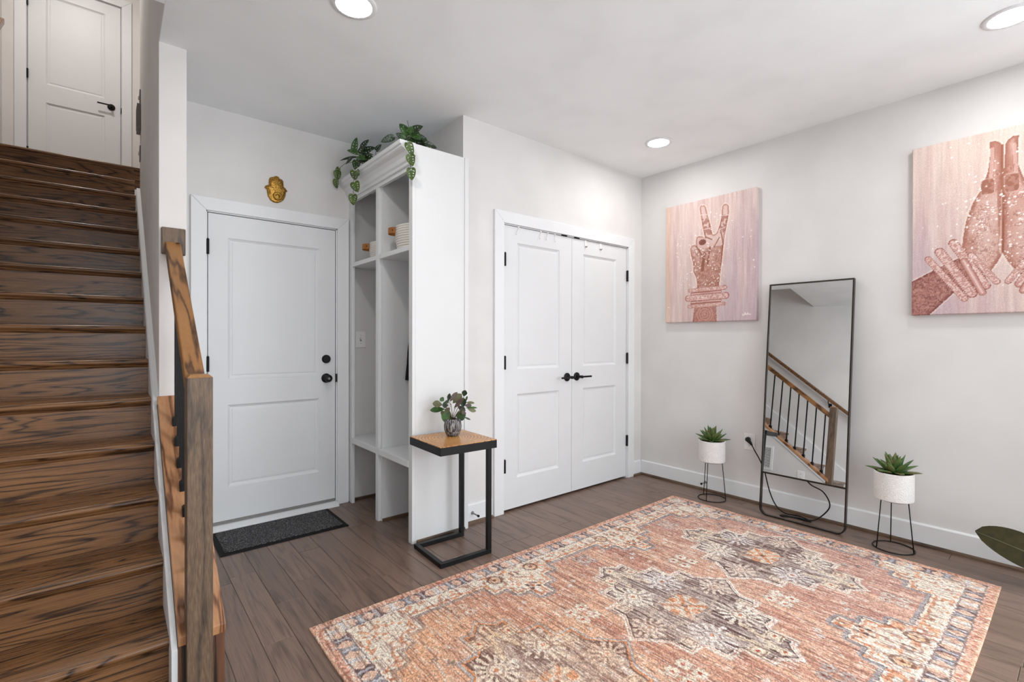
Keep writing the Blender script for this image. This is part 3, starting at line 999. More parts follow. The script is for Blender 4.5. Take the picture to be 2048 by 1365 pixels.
def erode(m, n):
    for _ in range(n):
        q = m.copy()
        q[1:] &= m[:-1]
        q[:-1] &= m[1:]
        q[:, 1:] &= m[:, :-1]
        q[:, :-1] &= m[:, 1:]
        m = q
    return m


def dilate(m, n):
    return ~erode(~m, n)


def in_poly(x, y, poly):
    r = np.zeros(x.shape, bool)
    n = len(poly)
    for i in range(n):
        x0, y0 = poly[i]
        x1, y1 = poly[(i + 1) % n]
        if y0 == y1:
            continue
        c = (y0 > y) != (y1 > y)
        r ^= c & (x < (x1 - x0) * (y - y0) / (y1 - y0) + x0)
    return r


def seg_dist(x, y, a, b):
    dx, dy = b[0] - a[0], b[1] - a[1]
    t = np.clip(((x - a[0]) * dx + (y - a[1]) * dy) / (dx * dx + dy * dy), 0, 1)
    return np.hypot(x - a[0] - t * dx, y - a[1] - t * dy), t


def colour_mesh(name, P, img, sides):
    """P: (rows, cols, 3) points, img: (rows, cols, 3) sRGB 0..1; sides: vector from the face to the back"""
    h, w, _ = P.shape
    v = P.reshape(-1, 3)
    idx = np.arange(h * w).reshape(h, w)
    q = np.stack([idx[:-1, :-1], idx[:-1, 1:], idx[1:, 1:], idx[1:, :-1]], -1).reshape(-1, 4)
    rim = np.concatenate([idx[0, :], idx[1:, -1], idx[-1, -2::-1], idx[-2:0:-1, 0]])
    back = v[rim] + np.asarray(sides)
    nb = len(v) + np.arange(len(rim))
    vv = np.concatenate([v, back])
    k = len(rim)
    s = np.stack([rim, nb, np.roll(nb, -1), np.roll(rim, -1)], -1)
    faces = np.concatenate([q, s])
    me = bpy.data.meshes.new(name)
    me.vertices.add(len(vv))
    me.vertices.foreach_set('co', vv.astype(np.float32).ravel())
    me.loops.add(len(faces) * 4)
    me.loops.foreach_set('vertex_index', faces.astype(np.int32).ravel())
    me.polygons.add(len(faces))
    me.polygons.foreach_set('loop_start', (np.arange(len(faces)) * 4).astype(np.int32))
    me.update(calc_edges=True)
    c = img.reshape(-1, 3)
    c = np.concatenate([c, c[rim]])
    c = np.clip(c, 0, 1)
    c = np.where(c <= 0.04045, c / 12.92, ((c + 0.055) / 1.055) ** 2.4)
    c = np.concatenate([c, np.ones((len(c), 1))], 1)
    at = me.color_attributes.new('print', 'FLOAT_COLOR', 'POINT')
    at.data.foreach_set('color', c.astype(np.float32).ravel())
    return me


def print_mat(name, rough, weave=None, spec=0.3, bs=0.3):
    m, t, p = nt(name)
    a = N(t, 'ShaderNodeAttribute', attribute_name='print')
    v = coords(t, weave or (1, 1, 1))
    f = noise(t, v, 1.0, 3.0, 0.6)
    g = ramp(t, f, [(0.25, (0.72, 0.72, 0.72, 1)), (0.75, (1.22, 1.22, 1.22, 1))])
    c = mixc(t, 1.0, a.outputs['Color'], g, 'MULTIPLY')
    t.links.new(c, p.inputs['Base Color'])
    p.inputs['Roughness'].default_value = rough
    p.inputs['Specular IOR Level'].default_value = spec
    bump(t, p, f, bs, 0.0015)
    return m


# ------------------------------------------------------------------ rug
def make_rug():
    X0, Y0, WW, HH = 0.640, 0.292, 2.735, 1.808
    st_ = 0.004
    nu, nv = int(WW / st_) + 1, int(HH / st_) + 1
    u = np.linspace(0, WW, nu)
    v = np.linspace(0, HH, nv)
    U, V = np.meshgrid(u, v)
    sh = U.shape
    jit = (vnoise(sh, nu // 2, 30, 1) - 0.5) * 0.010
    U0, V0 = U, V
    V = V + jit
    U = U + (vnoise(sh, 60, nv // 2, 2) - 0.5) * 0.004
    cx, cy = WW / 2, HH / 2
    uu, vv = np.minimum(U, WW - U), np.minimum(V, HH - V)
    e = np.minimum(uu, vv)
    streak = 0.5 * vnoise(sh, 340, 9, 3) + 0.3 * vnoise(sh, 120, 5, 4) + 0.2 * vnoise(sh, 680, 30, 5)
    band = vnoise(sh, 34, 2, 6)
    fine = RNG.random(sh)
    blot = vnoise(sh, 14, 10, 7)
    gx = np.clip(U / WW, 0, 1)
    orange, rust, rose = C3(220, 178, 152), C3(182, 132, 116), C3(206, 172, 164)
    cream, pale, dark, grey, steel = C3(232, 216, 198), C3(234, 222, 212), C3(104, 82, 79), C3(180, 164, 156), C3(150, 148, 152)
    img = np.zeros(sh + (3,))
    # field
    k = np.clip((band - 0.3) * 1.1 + (streak - 0.42) * 2.6 + (gx - 0.35) * 0.5, 0, 1)[..., None]
    img[:] = orange * (1 - k) + rust * k
    put(img, np.clip((gx - 0.55) * 1.2, 0, 0.55) * (0.4 + streak), rose)  # rosier to the right: dye variation plus window sheen put into the colour
    tcs = (cx - 0.4025, cx + 0.4025)
    mcs = (cx - 0.805, cx, cx + 0.805)
    # border area (outside the stepped field)
    bd = (vv < 0.205) | (uu < 0.14) | ((uu < 0.37) & (vv < 0.305)) | ((uu < 0.285) & (vv < 0.378)) | ((uu < 0.215) & (vv < 0.462))
    for tc in tcs:
        d = np.abs(U - tc)
        bd |= ((d < 0.2) & (vv < 0.282)) | ((d < 0.118) & (vv < 0.358)) | ((d < 0.042) & (vv < 0.436))
    fld = ~bd
    warm = C3(230, 200, 172)
    kk = np.clip(0.15 + 0.5 * (1 - gx) + (blot - 0.5) * 0.8, 0, 1)[..., None]
    put(img, bd, pale)
    img[bd] = ((cream * 0.5 + pale * 0.5) * (1 - kk * 0.5) + warm * kk * 0.5)[bd]
    spot = (vnoise(sh, 160, 110, 8) > 0.70) & bd
    put(img, spot, C3(206, 132, 92), 0.65)
    spot = (vnoise(sh, 150, 100, 9) > 0.78) & bd
    put(img, spot, C3(150, 104, 92), 0.6)
    # outlines of the field
    put(img, fld & ~erode(fld, 5), steel, 0.85)
    put(img, fld & ~erode(fld, 1), C3(92, 82, 82), 0.7)
    put(img, bd & dilate(fld, 6) & ~dilate(fld, 3), C3(196, 126, 92), 0.6)
    # medallions
    vr = np.abs(V - cy)
    hw = np.where(vr < 0.115, 0.2975 + (0.115 - vr) / 0.115 * 0.108, np.where(vr < 0.216, 0.2975, np.where(vr < 0.324, 0.215, np.where(vr < 0.443, 0.120, np.clip((0.505 - vr) / 0.062 * 0.062, 0, 1)))))
    for mi, mc in enumerate(mcs):
        du, dv = U - mc, V - cy
        m = np.abs(du) < hw
        put(img, m, C3(236, 222, 210) if mi else C3(172, 174, 178), 0.95)
        put(img, m & ~erode(m, 1), C3(150, 100, 84), 0.5)
        m2 = erode(m, 7)
        if mi == 0:
            put(img, erode(m, 4), C3(208, 138, 96))
        else:
            put(img, erode(m, 4) & ~erode(m, 5), C3(190, 130, 108), 0.8)
        dk = np.clip((streak - 0.45) * 3.4 + 0.46 + (vnoise(sh, 26, 8, 20 + mi) - 0.5) * 0.9, 0, 1)[..., None]
        inner = dark * (1 - dk) + grey * dk
        img[m2] = inner[m2]
        put(img, m2 & ~erode(m2, 2), C3(84, 66, 66), 0.8)

        def feather(a, b, ru, rv, col, teeth=9, cc=(196, 122, 92)):
            x, y = (U - mc - a) / ru, (V - cy - b) / rv
            r = np.abs(x) ** 1.25 + np.abs(y) ** 1.25
            comb = np.sin(x * teeth * 1.9) * np.sin(y * teeth * 1.9) if teeth > 20 else np.cos(np.arctan2(y, x) * teeth * 2)
            f = (r < 0.42) | ((r < 1.15) & (comb > -0.05))
            put(img, f & m2, col, 0.95)
            put(img, (r < 0.34) & (r > 0.24), C3(140, 112, 100), 0.6)
            put(img, r < 0.07, C3(*cc), 0.9)
        for sa in (-1, 1):
            for sb in (-1, 1):
                bluish = (sa * sb > 0)
                feather(sa * 0.117, sb * 0.195, 0.088, 0.098, C3(224, 216, 212) if bluish and mi else C3(236, 222, 206), 7)
                # small squares beside the tip
                a, b = np.abs(U - mc - sa * 0.075), np.abs(V - cy - sb * 0.357)
                q = np.maximum(a, b)
                put(img, q < 0.036, C3(228, 208, 186))
                put(img, (q < 0.030) & (q > 0.024), C3(126, 98, 90), 0.8)
                put(img, (a + b) < 0.010, C3(178, 78, 60))
                # small squares at the waist
                a, b = np.abs(U - mc - sa * 0.225), np.abs(V - cy - sb * 0.158)
                q = np.maximum(a, b)
                put(img, q < 0.030, C3(222, 204, 186))
                put(img, (q < 0.022) & (q > 0.017), C3(126, 98, 90), 0.7)
                # branches towards the middle
                dd, t_ = seg_dist(U, V, (mc, cy + sb * 0.42), (mc + sa * 0.055, cy + sb * 0.24))
                put(img, dd < 0.009 + 0.007 * (np.sin(t_ * 26) > 0), C3(226, 208, 184), 0.85)
                dd, t_ = seg_dist(U, V, (mc + sa * 0.02, cy + sb * 0.10), (mc + sa * 0.20, cy + sb * 0.05))
                put(img, dd < 0.006 + 0.006 * (np.sin(t_ * 30) > 0), C3(214, 196, 178), 0.55)
        for sa in (-1, 1):
            feather(sa * 0.268, 0.0, 0.085, 0.072, C3(222, 202, 186), 6, (206, 150, 122))
            a, b = np.abs(U - mc), np.abs(V - cy - sa * 0.425)
            put(img, (a + b) < 0.030, C3(228, 208, 186))
            put(img, (a + b) < 0.010, C3(178, 96, 70))
        # centre: crossed blocks
        a, b = np.abs(du), np.abs(dv)
        put(img, (a < 0.095) & (b < 0.075) & (a + b < 0.135), C3(224, 204, 184), 0.9)
        put(img, (np.abs(a - b) < 0.014) & (a < 0.07), C3(206, 140, 104), 0.9)
        put(img, (np.maximum(np.abs(a - 0.075), b) < 0.020), C3(214, 150, 112), 0.9)
        put(img, (np.maximum(a, np.abs(b - 0.060)) < 0.018), C3(214, 150, 112), 0.9)
        put(img, (np.maximum(a, b) < 0.012), C3(120, 94, 88), 0.9)

    def four_petal(cu, cv, s, col, dot):
        for pa in (-1, 1):
            for pb in (-1, 1):
                r = np.hypot(U - cu - pa * s, V - cv - pb * s)
                rr = s * (0.86 + 0.14 * np.cos(np.arctan2(V - cv - pb * s, U - cu - pa * s) * 8))
                put(img, r < rr * 1.12, C3(132, 104, 96), 0.5)
                put(img, r < rr, col, 0.95)
                put(img, r < s * 0.26, dot)
    for tc in tcs:
        for s in (-1, 1):
            four_petal(tc, cy + s * 0.25, 0.034, C3(230, 216, 200), C3(170, 78, 64))
            for o in (-0.117, 0.117):
                a, b = np.abs(U - tc - o), np.abs(V - cy - s * (cy - 0.178))
                q = np.maximum(np.maximum(a, b), (a + b) * 0.72)
                put(img, (q < 0.042) & (q > 0.028), C3(128, 96, 84), 0.85)
                put(img, q < 0.026, C3(226, 186, 152))
                put(img, q < 0.010, C3(140, 90, 74))
            a, b = np.abs(U - tc), np.abs(V - cy - s * (cy - 0.335))
            put(img, (np.abs(a - 0.020) < 0.008) & (np.abs(b - 0.018) < 0.010), C3(108, 88, 84), 0.9)
            put(img, (a + b) < 0.014, C3(196, 120, 88))
            a, b = np.abs(U - tc), np.abs(V - cy - s * (cy - 0.185))
            put(img, (np.abs(a - 0.016) < 0.007) & (b < 0.022), C3(116, 94, 90), 0.8)
            # small crosses between tongue and medallion
            for o in (-0.16, 0.16):
                for o2_ in (-0.022, 0.022):
                    a, b = np.abs(U - tc - o - o2_), np.abs(V - cy - s * (cy - 0.44) - o2_ * 0.6)
                    put(img, ((a < 0.006) & (b < 0.016)) | ((b < 0.006) & (a < 0.016)), C3(224, 214, 208), 0.85)
    for mi, mc in enumerate(mcs):
        for s in (-1, 1):
            four_petal(mc, cy + s * 0.598, 0.030, C3(206, 188, 176) if mi != 1 else C3(176, 158, 150), C3(150, 96, 84))
    for su in (-1, 1):
        for s in (-1, 1):
            for a_, b_ in ((0.30, 0.52), (0.34, 0.57)):
                a, b = np.abs(U - cx - su * (cx - a_)), np.abs(V - cy - s * (cy - b_))
                put(img, ((a < 0.006) & (b < 0.020)) | ((b < 0.006) & (a < 0.020)), C3(128, 118, 116), 0.85)
    # guard bands: salmon edge, hourglass band between dark lines
    put(img, e < 0.120, pale)
    par = np.where(vv < uu, U, V)
    ph = (par / 0.076) % 1.0
    ib = np.floor(par / 0.076).astype(int) % 3
    q = (e - 0.078) / 0.030
    b_in = np.abs(q) < 1
    put(img, b_in, C3(220, 176, 152), 0.8)
    hour = np.abs(ph - 0.5) * 2 < (0.30 + 0.55 * np.abs(q))
    palb = [C3(106, 90, 92), C3(226, 210, 194), C3(128, 126, 132)]
    for n in range(3):
        put(img, b_in & hour & (ib == n), palb[n], 0.92)
    put(img, b_in & (np.abs(ph - 0.5) < 0.09), C3(206, 206, 212), 0.7)
    for c_, w_ in ((0.045, 0.0035), (0.112, 0.0035)):
        put(img, np.abs(e - c_) < w_, C3(120, 92, 84), 0.75)
    put(img, e < 0.040, C3(216, 168, 146))
    put(img, (e < 0.040) & (vnoise(sh, 260, 180, 12) > 0.66), C3(176, 104, 84), 0.6)
    put(img, (e < 0.012), C3(222, 176, 148), 0.8)
    # wear: fading, streaks of the weft, speckle
    fade = np.clip((vnoise(sh, 420, 16, 13) - 0.45) * 1.5, 0, 1) * (0.35 + 0.4 * blot)
    put(img, fade, C3(234, 214, 200), 0.6)
    put(img, np.clip((0.50 - gx) * 1.3, 0, 0.5) * (0.5 + blot) * fld, C3(224, 166, 124), 0.75)
    dk = (vnoise(sh, 640, 22, 14) > 0.74)
    put(img, dk, C3(112, 80, 72), 0.45)
    lt = (vnoise(sh, 600, 60, 15) > 0.74)
    put(img, lt, C3(244, 234, 224), 0.5)
    img *= (0.80 + 0.40 * fine)[..., None]
    img = np.clip((img - 0.5) * 1.04 + 0.49, 0, 1)
    # flat rug with slightly wavy surface, thickness 7 mm
    Z = 0.0078 + 0.0007 * vnoise(sh, 30, 20, 16)
    r = 0.012
    P = np.stack([X0 + U0 + 0.005 * np.sin(V0 * 3.1), Y0 + V0 + 0.006 * np.sin(U0 * 2.3 + 0.6), Z], -1)
    ed = np.minimum(np.minimum(U0, WW - U0), np.minimum(V0, HH - V0))
    P[..., 2] -= np.clip(1 - ed / 0.006, 0, 1) * 0.002
    c0 = np.array([X0 + WW / 2, Y0 + HH / 2, 0.0])
    me = colour_mesh('area_rug', P - c0, img, (0, 0, -0.0055))
    o = link('area_rug', me, print_mat('rug_weave', 0.95, (330, 90, 300), 0.1, 0.5), None, loc=tuple(c0))
    tag(o, 'large distressed orange, cream and grey medallion rug on the floor', 'rug')


make_rug()


# ------------------------------------------------------------------ canvas prints
def canvas_base(sh, seed, lav):
    h, w = sh
    a = np.linspace(0, 1, w)[None, :] * np.ones((h, 1))
    b = np.linspace(0, 1, h)[:, None] * np.ones((1, w))
    pink, peach, lavd, light = C3(220, 196, 190), C3(228, 194, 174), C3(194, 172, 182), C3(230, 212, 205)
    img = np.zeros(sh + (3,))
    img[:] = pink
    s = vnoise(sh, 46, 2, seed)
    s2 = vnoise(sh, 14, 3, seed + 1)
    put(img, np.clip((s - 0.45) * 1.4, 0, 0.6), light)
    put(img, np.clip((0.42 - s) * 1.6, 0, 0.5), C3(206, 172, 170))
    if lav == 1:
        put(img, np.clip((a - 0.55) * 1.1 + (0.45 - b) * 0.7 + (s2 - 0.5) * 0.6, 0, 0.65), lavd)
        put(img, np.clip((0.10 - a) * 9, 0, 0.8), peach)
    else:
        put(img, np.clip((0.30 - a) * 1.5 + (0.35 - b) * 1.3 + (s2 - 0.5) * 0.5, 0, 0.6), lavd)
        put(img, np.clip((a - 0.1) * 0.9 + (b - 0.5) * 0.7, 0, 0.6), C3(236, 214, 200))
    img += (vnoise(sh, w // 2, 10, seed + 2) - 0.5)[..., None] * 0.06
    return img, a, b


def sparkle(img, a, b, n, seed, region, rmin=0.002, rmax=0.006, asp=1.3):
    rg = np.random.default_rng(seed)
    for _ in range(n):
        x, y = region(rg)
        r = rmin + (rmax - rmin) * rg.random() ** 3
        d = np.hypot(a - x, (b - y) * asp)
        m = d < r
        put(img, m, C3(250, 240, 234), 0.9)


def henna(img, mask, seed, amount, col=(128, 76, 62)):
    sh = mask.shape
    p = vnoise(sh, 100, 130, seed)
    q = vnoise(sh, 26, 34, seed + 1)
    put(img, mask & (np.abs(p - 0.5) < 0.12) & (q > 1 - amount), C3(*col), 0.5)
    put(img, mask & (vnoise(sh, 90, 118, seed + 2) > 0.72), C3(206, 160, 146), 0.55)


def shade_hand(img, mask, n_er, base=(208, 168, 158), dark=(158, 104, 90)):
    put(img, mask, C3(*dark))
    m = mask
    for k in range(n_er):
        m = erode(m, 1)
        f = (k + 1) / n_er
        put(img, m, C3(*dark) * (1 - f) + C3(*base) * f, 0.7)


def bangle(img, a, b, p0, p1, w, asp, seed, beads=True):
    d, t_ = seg_dist(a, b * asp, (p0[0], p0[1] * asp), (p1[0], p1[1] * asp))
    put(img, d < w, C3(160, 102, 90))
    put(img, d < w * 0.80, C3(200, 152, 142))
    if beads:
        put(img, (d < w * 0.66) & (vnoise(d.shape, 130, 170, 300 + seed) > 0.52), C3(236, 210, 202), 0.8)
        put(img, (np.abs(d - w * 0.8) < w * 0.16) & (np.sin(t_ * 150) > 0), C3(228, 196, 186), 0.8)
    else:
        put(img, d < w * 0.30, C3(236, 206, 200), 0.8)


def peace_print(sh):
    img, a, b = canvas_base(sh, 40, 1)
    asp = 0.99 / 0.762
    hand = [(0.407, 0.967), (0.425, 0.984), (0.455, 0.984), (0.48, 0.959), (0.499, 0.889), (0.53, 0.804), (0.551, 0.724), (0.579, 0.718), (0.596, 0.729), (0.631, 0.79),
            (0.648, 0.857), (0.654, 0.934), (0.671, 0.951), (0.699, 0.951), (0.724, 0.931), (0.728, 0.879), (0.706, 0.788), (0.684, 0.696), (0.669, 0.602), (0.657, 0.508),
            (0.639, 0.397), (0.627, 0.302), (0.622, 0.24), (0.385, 0.24), (0.378, 0.356), (0.339, 0.422), (0.332, 0.504), (0.312, 0.562), (0.299, 0.627), (0.319, 0.654),
            (0.357, 0.657), (0.37, 0.641), (0.364, 0.683), (0.375, 0.722), (0.407, 0.727), (0.445, 0.718), (0.472, 0.698), (0.45, 0.771), (0.425, 0.874)]
    y_s = 0.955 / 0.985
    hand = [(x, y * y_s if y > 0.7 else y * (1 - (1 - y_s) * max(0, (y - 0.2) / 0.5))) for x, y in hand]
    hm = in_poly(a, b, hand)
    put(img, dilate(hm, 3) & ~hm, C3(240, 218, 206), 0.7)
    shade_hand(img, hm, 6, (218, 188, 180), (182, 134, 120))
    low = hm & (b < 0.60)
    put(img, hm * np.clip((0.66 - b) * 2.6, 0, 0.75) * (0.55 + 0.9 * vnoise(sh, 9, 12, 57)), C3(172, 116, 98), 0.8)
    put(img, erode(hm, 4) * np.clip((b - 0.5) * 3, 0, 0.6), C3(228, 204, 198), 0.7)
    put(img, low & (vnoise(sh, 20, 26, 51) > 0.45), C3(172, 122, 108), 0.5)
    henna(img, low, 52, 0.65, (146, 92, 76))
    tips = hm & (b > 0.70) & (b < 0.84) & (vnoise(sh, 60, 60, 53) > 0.40)
    put(img, tips, C3(152, 98, 84), 0.6)
    for p, q, w in (((0.419, 0.875), (0.49, 0.87), 0.006), ((0.45, 0.752), (0.53, 0.756), 0.005), ((0.654, 0.835), (0.718, 0.832), 0.005), ((0.602, 0.72), (0.689, 0.742), 0.004)):
        d, _ = seg_dist(a, b * asp, (p[0], p[1] * asp), (q[0], q[1] * asp))
        put(img, (d < w) & hm, C3(232, 206, 198), 0.8)
    for p, q, w in (((0.572, 0.60), (0.625, 0.665), 0.006), ((0.465, 0.56), (0.44, 0.42), 0.016), ((0.525, 0.60), (0.50, 0.47), 0.008), ((0.36, 0.64), (0.43, 0.55), 0.007),
                    ((0.474, 0.69), (0.545, 0.66), 0.006), ((0.64, 0.72), (0.672, 0.60), 0.006), ((0.66, 0.60), (0.635, 0.32), 0.007)):
        d, _ = seg_dist(a, b * asp, (p[0], p[1] * asp), (q[0], q[1] * asp))
        put(img, (d < w) & hm, C3(140, 86, 66), 0.75)
    nail = ((a - 0.441) / 0.040) ** 2 + ((b - 0.650) / 0.024) ** 2 < 1
    put(img, ((a - 0.438) / 0.056) ** 2 + ((b - 0.650) / 0.040) ** 2 < 1, C3(214, 178, 170), 0.8)
    put(img, nail, C3(134, 86, 74))
    arm = in_poly(a, b, [(0.353, 0.13), (0.593, 0.13), (0.600, -0.01), (0.328, -0.01)])
    shade_hand(img, arm, 4, (178, 122, 110), (150, 92, 80))
    henna(img, arm, 56, 0.9, (212, 172, 160))
    r = np.hypot(a - 0.47, (b - 0.06) * asp)
    put(img, arm & (np.sin(r * 240) > 0.2) & (r < 0.09), C3(208, 164, 152), 0.7)
    cuff = in_poly(a, b, [(0.307, 0.262), (0.651, 0.258), (0.646, 0.125), (0.308, 0.13)])
    put(img, cuff, C3(170, 112, 102))
    bangle(img, a, b, (0.300, 0.262), (0.690, 0.266), 0.022, asp, 1)
    bangle(img, a, b, (0.275, 0.198), (0.698, 0.202), 0.034, asp, 2)
    bangle(img, a, b, (0.290, 0.130), (0.675, 0.138), 0.020, asp, 3)
    bangle(img, a, b, (0.315, 0.163), (0.645, 0.166), 0.010, asp, 4, False)
    bangle(img, a, b, (0.315, 0.232), (0.645, 0.236), 0.009, asp, 5, False)
    sparkle(img, a, b, 230, 60, lambda g: (g.normal(0.47, 0.22), g.normal(0.55, 0.2)), 0.002, 0.008, asp)
    sparkle(img, a, b, 120, 61, lambda g: (0.34 + 0.3 * g.random(), 0.28 + 0.34 * g.random()), 0.003, 0.007, asp)
    # script signature low on the right
    pts = [(0.872, 0.052), (0.868, 0.043), (0.878, 0.039), (0.889, 0.048), (0.893, 0.062), (0.896, 0.046), (0.903, 0.052), (0.908, 0.045), (0.915, 0.051), (0.919, 0.060), (0.921, 0.046), (0.929, 0.050), (0.936, 0.046), (0.948, 0.047)]
    for p, q in zip(pts[:-1], pts[1:]):
        d, _ = seg_dist(a, b * asp, (p[0], p[1] * asp), (q[0], q[1] * asp))
        put(img, d < 0.0035, C3(246, 236, 230), 0.9)
    return img


def prayer_print(sh):
    img, a, b = canvas_base(sh, 70, 2)
    asp = 0.99 / 0.762
    left = [(0.432, 0.939), (0.461, 0.942), (0.486, 0.926), (0.497, 0.908), (0.498, 0.749), (0.497, 0.70), (0.497, 0.614), (0.499, 0.531), (0.504, 0.416), (0.504, 0.329), (0.472, 0.271), (0.44, 0.23), (0.373, 0.217), (0.29, 0.36),
            (0.294, 0.424), (0.311, 0.522), (0.345, 0.617), (0.387, 0.682), (0.408, 0.731), (0.425, 0.782), (0.437, 0.877)]
    right = [(1.002 - x, y) for x, y in left]
    right = [(x + (0.008 if y > 0.8 else 0), y + (0.004 if y > 0.9 else 0)) for x, y in right]
    arm_l = [(0.0, 0.203), (0.113, 0.253), (0.303, 0.332), (0.42, 0.200), (0.33, 0.135), (0.243, 0.121), (0.096, -0.01), (0.0, -0.01)]
    arm_r = [(1.002 - x, y) for x, y in arm_l]
    for k, (poly, kind) in enumerate(((arm_l, 'arm'), (arm_r, 'arm'), (left, 'hand'), (right, 'hand'))):
        m = in_poly(a, b, poly)
        put(img, dilate(m, 3) & ~m, C3(240, 222, 212), 0.5)
        if kind == 'arm':
            shade_hand(img, m, 8, (180, 128, 118), (134, 84, 78))
            henna(img, m, 80 + k, 0.8, (110, 64, 66))
        else:
            shade_hand(img, m, 8, (216, 178, 166), (166, 112, 96))
            put(img, m * np.clip((vnoise(sh, 8, 10, 84 + k) - 0.3) * 1.6, 0, 0.8), C3(176, 122, 106), 0.8)
            put(img, erode(m, 6) * np.clip((vnoise(sh, 10, 5, 94 + k) - 0.5) * 2, 0, 0.7), C3(230, 204, 196), 0.8)
            henna(img, m & (b < 0.8), 86 + k, 0.55, (158, 104, 90))
    d, _ = seg_dist(a, b * asp, (0.498, 0.91 * asp), (0.503, 0.33 * asp))
    put(img, d < 0.006, C3(150, 90, 70), 0.8)
    for cx_, cy_, rx_, ry_ in ((0.424, 0.697, 0.033, 0.040), (0.545, 0.697, 0.034, 0.046)):
        q = (np.abs((a - cx_) / rx_) ** 5 + np.abs((b - cy_) / ry_) ** 5)
        put(img, q < 2.6, C3(216, 180, 168), 0.4)
        put(img, q < 1.0, C3(164, 112, 95))
        put(img, (q < 1.0) & (vnoise(sh, 60, 80, 97) > 0.6), C3(196, 150, 136), 0.6)
    for x in (0.448, 0.555):
        d, _ = seg_dist(a, b * asp, (x, 0.90 * asp), (x - 0.008 + (x > 0.5) * 0.02, 0.75 * asp))
        put(img, d < 0.010, C3(228, 196, 188), 0.6)
    bars = [((0.098, 0.329), (0.304, 0.086), 0.022), ((0.164, 0.366), (0.345, 0.112), 0.030), ((0.241, 0.408), (0.415, 0.152), 0.028), ((0.300, 0.300), (0.399, 0.115), 0.022), ((0.339, 0.329), (0.472, 0.17), 0.020)]
    for i, (p, q, w) in enumerate(bars):
        bangle(img, a, b, p, q, w, asp, i, i in (0, 1, 2, 4))
        bangle(img, a, b, (1.002 - p[0], p[1]), (1.002 - q[0], q[1]), w, asp, i, i in (0, 1, 2, 4))
    sparkle(img, a, b, 260, 90, lambda g: (g.normal(0.45, 0.2), g.normal(0.55, 0.25)), 0.002, 0.008, asp)
    sparkle(img, a, b, 120, 91, lambda g: (0.32 + 0.36 * g.random(), 0.25 + 0.4 * g.random()), 0.003, 0.009, asp)
    return img


def canvas(label, yl, z0, fn):
    """canvas stretched on a 35 mm frame; yl: edge on the viewer's left"""
    w_, h_, d_ = 0.762, 0.990, 0.034
    nx, nz = int(w_ / 0.003), int(h_ / 0.003)
    img = fn((nz, nx))
    a = np.linspace(0, 1, nx)
    b = np.linspace(0, 1, nz)
    A, B = np.meshgrid(a, b)
    P = np.stack([np.full(A.shape, -d_), (0.5 - A) * w_, B * h_], -1)
    ed = np.minimum(np.minimum(A, 1 - A) * w_, np.minimum(B, 1 - B) * h_)
    P[..., 0] += np.clip(1 - ed / 0.004, 0, 1) ** 2 * 0.003
    o = thing('canvas_print', label, 'picture', (XR - 0.0006, yl - w_ / 2, z0))
    me = colour_mesh('canvas', P, img, (d_ - 0.002, 0, 0))
    link('canvas', me, print_mat('canvas_' + str(int(yl * 100)), 0.85, (300, 300, 300), 0.15, 0.15), o)
    sb = MB().box(-0.020, 0, -w_ / 2 + 0.006, w_ / 2 - 0.006, 0.006, 0.04).box(-0.020, 0, -w_ / 2 + 0.006, w_ / 2 - 0.006, h_ - 0.04, h_ - 0.006)
    sb.box(-0.020, 0, -w_ / 2 + 0.006, -w_ / 2 + 0.04, 0.04, h_ - 0.04).box(-0.020, 0, w_ / 2 - 0.04, w_ / 2 - 0.006, 0.04, h_ - 0.04)
    part('stretcher_frame', sb, M['cap'], o, local=True)


canvas('pink canvas print of a bangled hand making a peace sign', 2.373, 1.367, peace_print)
canvas('pink canvas print of two bangled hands pressed together in prayer', 0.706, 1.369, prayer_print)

# ------------------------------------------------------------------ hamsa above the entry door
hp = [(-0.048, 0.054), (-0.043, 0.069), (-0.03, 0.077), (-0.021, 0.079), (-0.01, 0.088), (0.002, 0.09), (0.013, 0.086), (0.02, 0.075), (0.034, 0.073), (0.043, 0.061), (0.045, 0.024), (0.057, 0.016), (0.07, -0.001),
      (0.06, -0.01), (0.056, -0.04), (0.044, -0.067), (0.027, -0.083), (0.004, -0.093), (-0.019, -0.093), (-0.04, -0.08), (-0.055, -0.056), (-0.061, -0.013), (-0.076, -0.002), (-0.067, 0.012), (-0.049, 0.021)]
gold, t, p = nt('hammered_gold')
f = noise(t, coords(t), 160.0, 3.0)
t.links.new(ramp(t, f, [(0.3, rgb(104, 74, 26)), (0.55, rgb(176, 132, 58)), (0.8, rgb(214, 184, 110))]), p.inputs['Base Color'])
p.inputs['Metallic'].default_value = 0.85
p.inputs['Roughness'].default_value = 0.33
bump(t, p, f, 0.5, 0.002)
hm_ = thing('hamsa_plaque', 'small gold hand shaped plaque above the entry door', 'wall decor', (0.867, YD - 0.0006, 2.245))
rings = [(1.0, 0.0), (1.0, -0.006), (0.93, -0.012), (0.7, -0.017), (0.35, -0.020)]
vv, ff = [], []
n = len(hp)
for s, y in rings:
    vv += [(x * s, y, (z + 0.005) * s - 0.005) for x, z in hp]
for r in range(len(rings) - 1):
    for k in range(n):
        l = (k + 1) % n
        ff.append((r * n + k, r * n + l, r * n + n + l, r * n + n + k))
ff.append(tuple((len(rings) - 1) * n + k for k in range(n)))
ff.append(tuple(range(n - 1, -1, -1)))
part('hand', MB().add(vv, ff), gold, hm_, local=True)
part('eye', MB().lathe([(0.030, -0.012), (0.030, -0.019), (0.026, -0.0215), (0.022, -0.019), (0.018, -0.019), (0.014, -0.022), (0.0, -0.0235)], (0.003, 0, -0.050), 28, 'y', cap1=False), gold, hm_, local=True, smooth='angle')
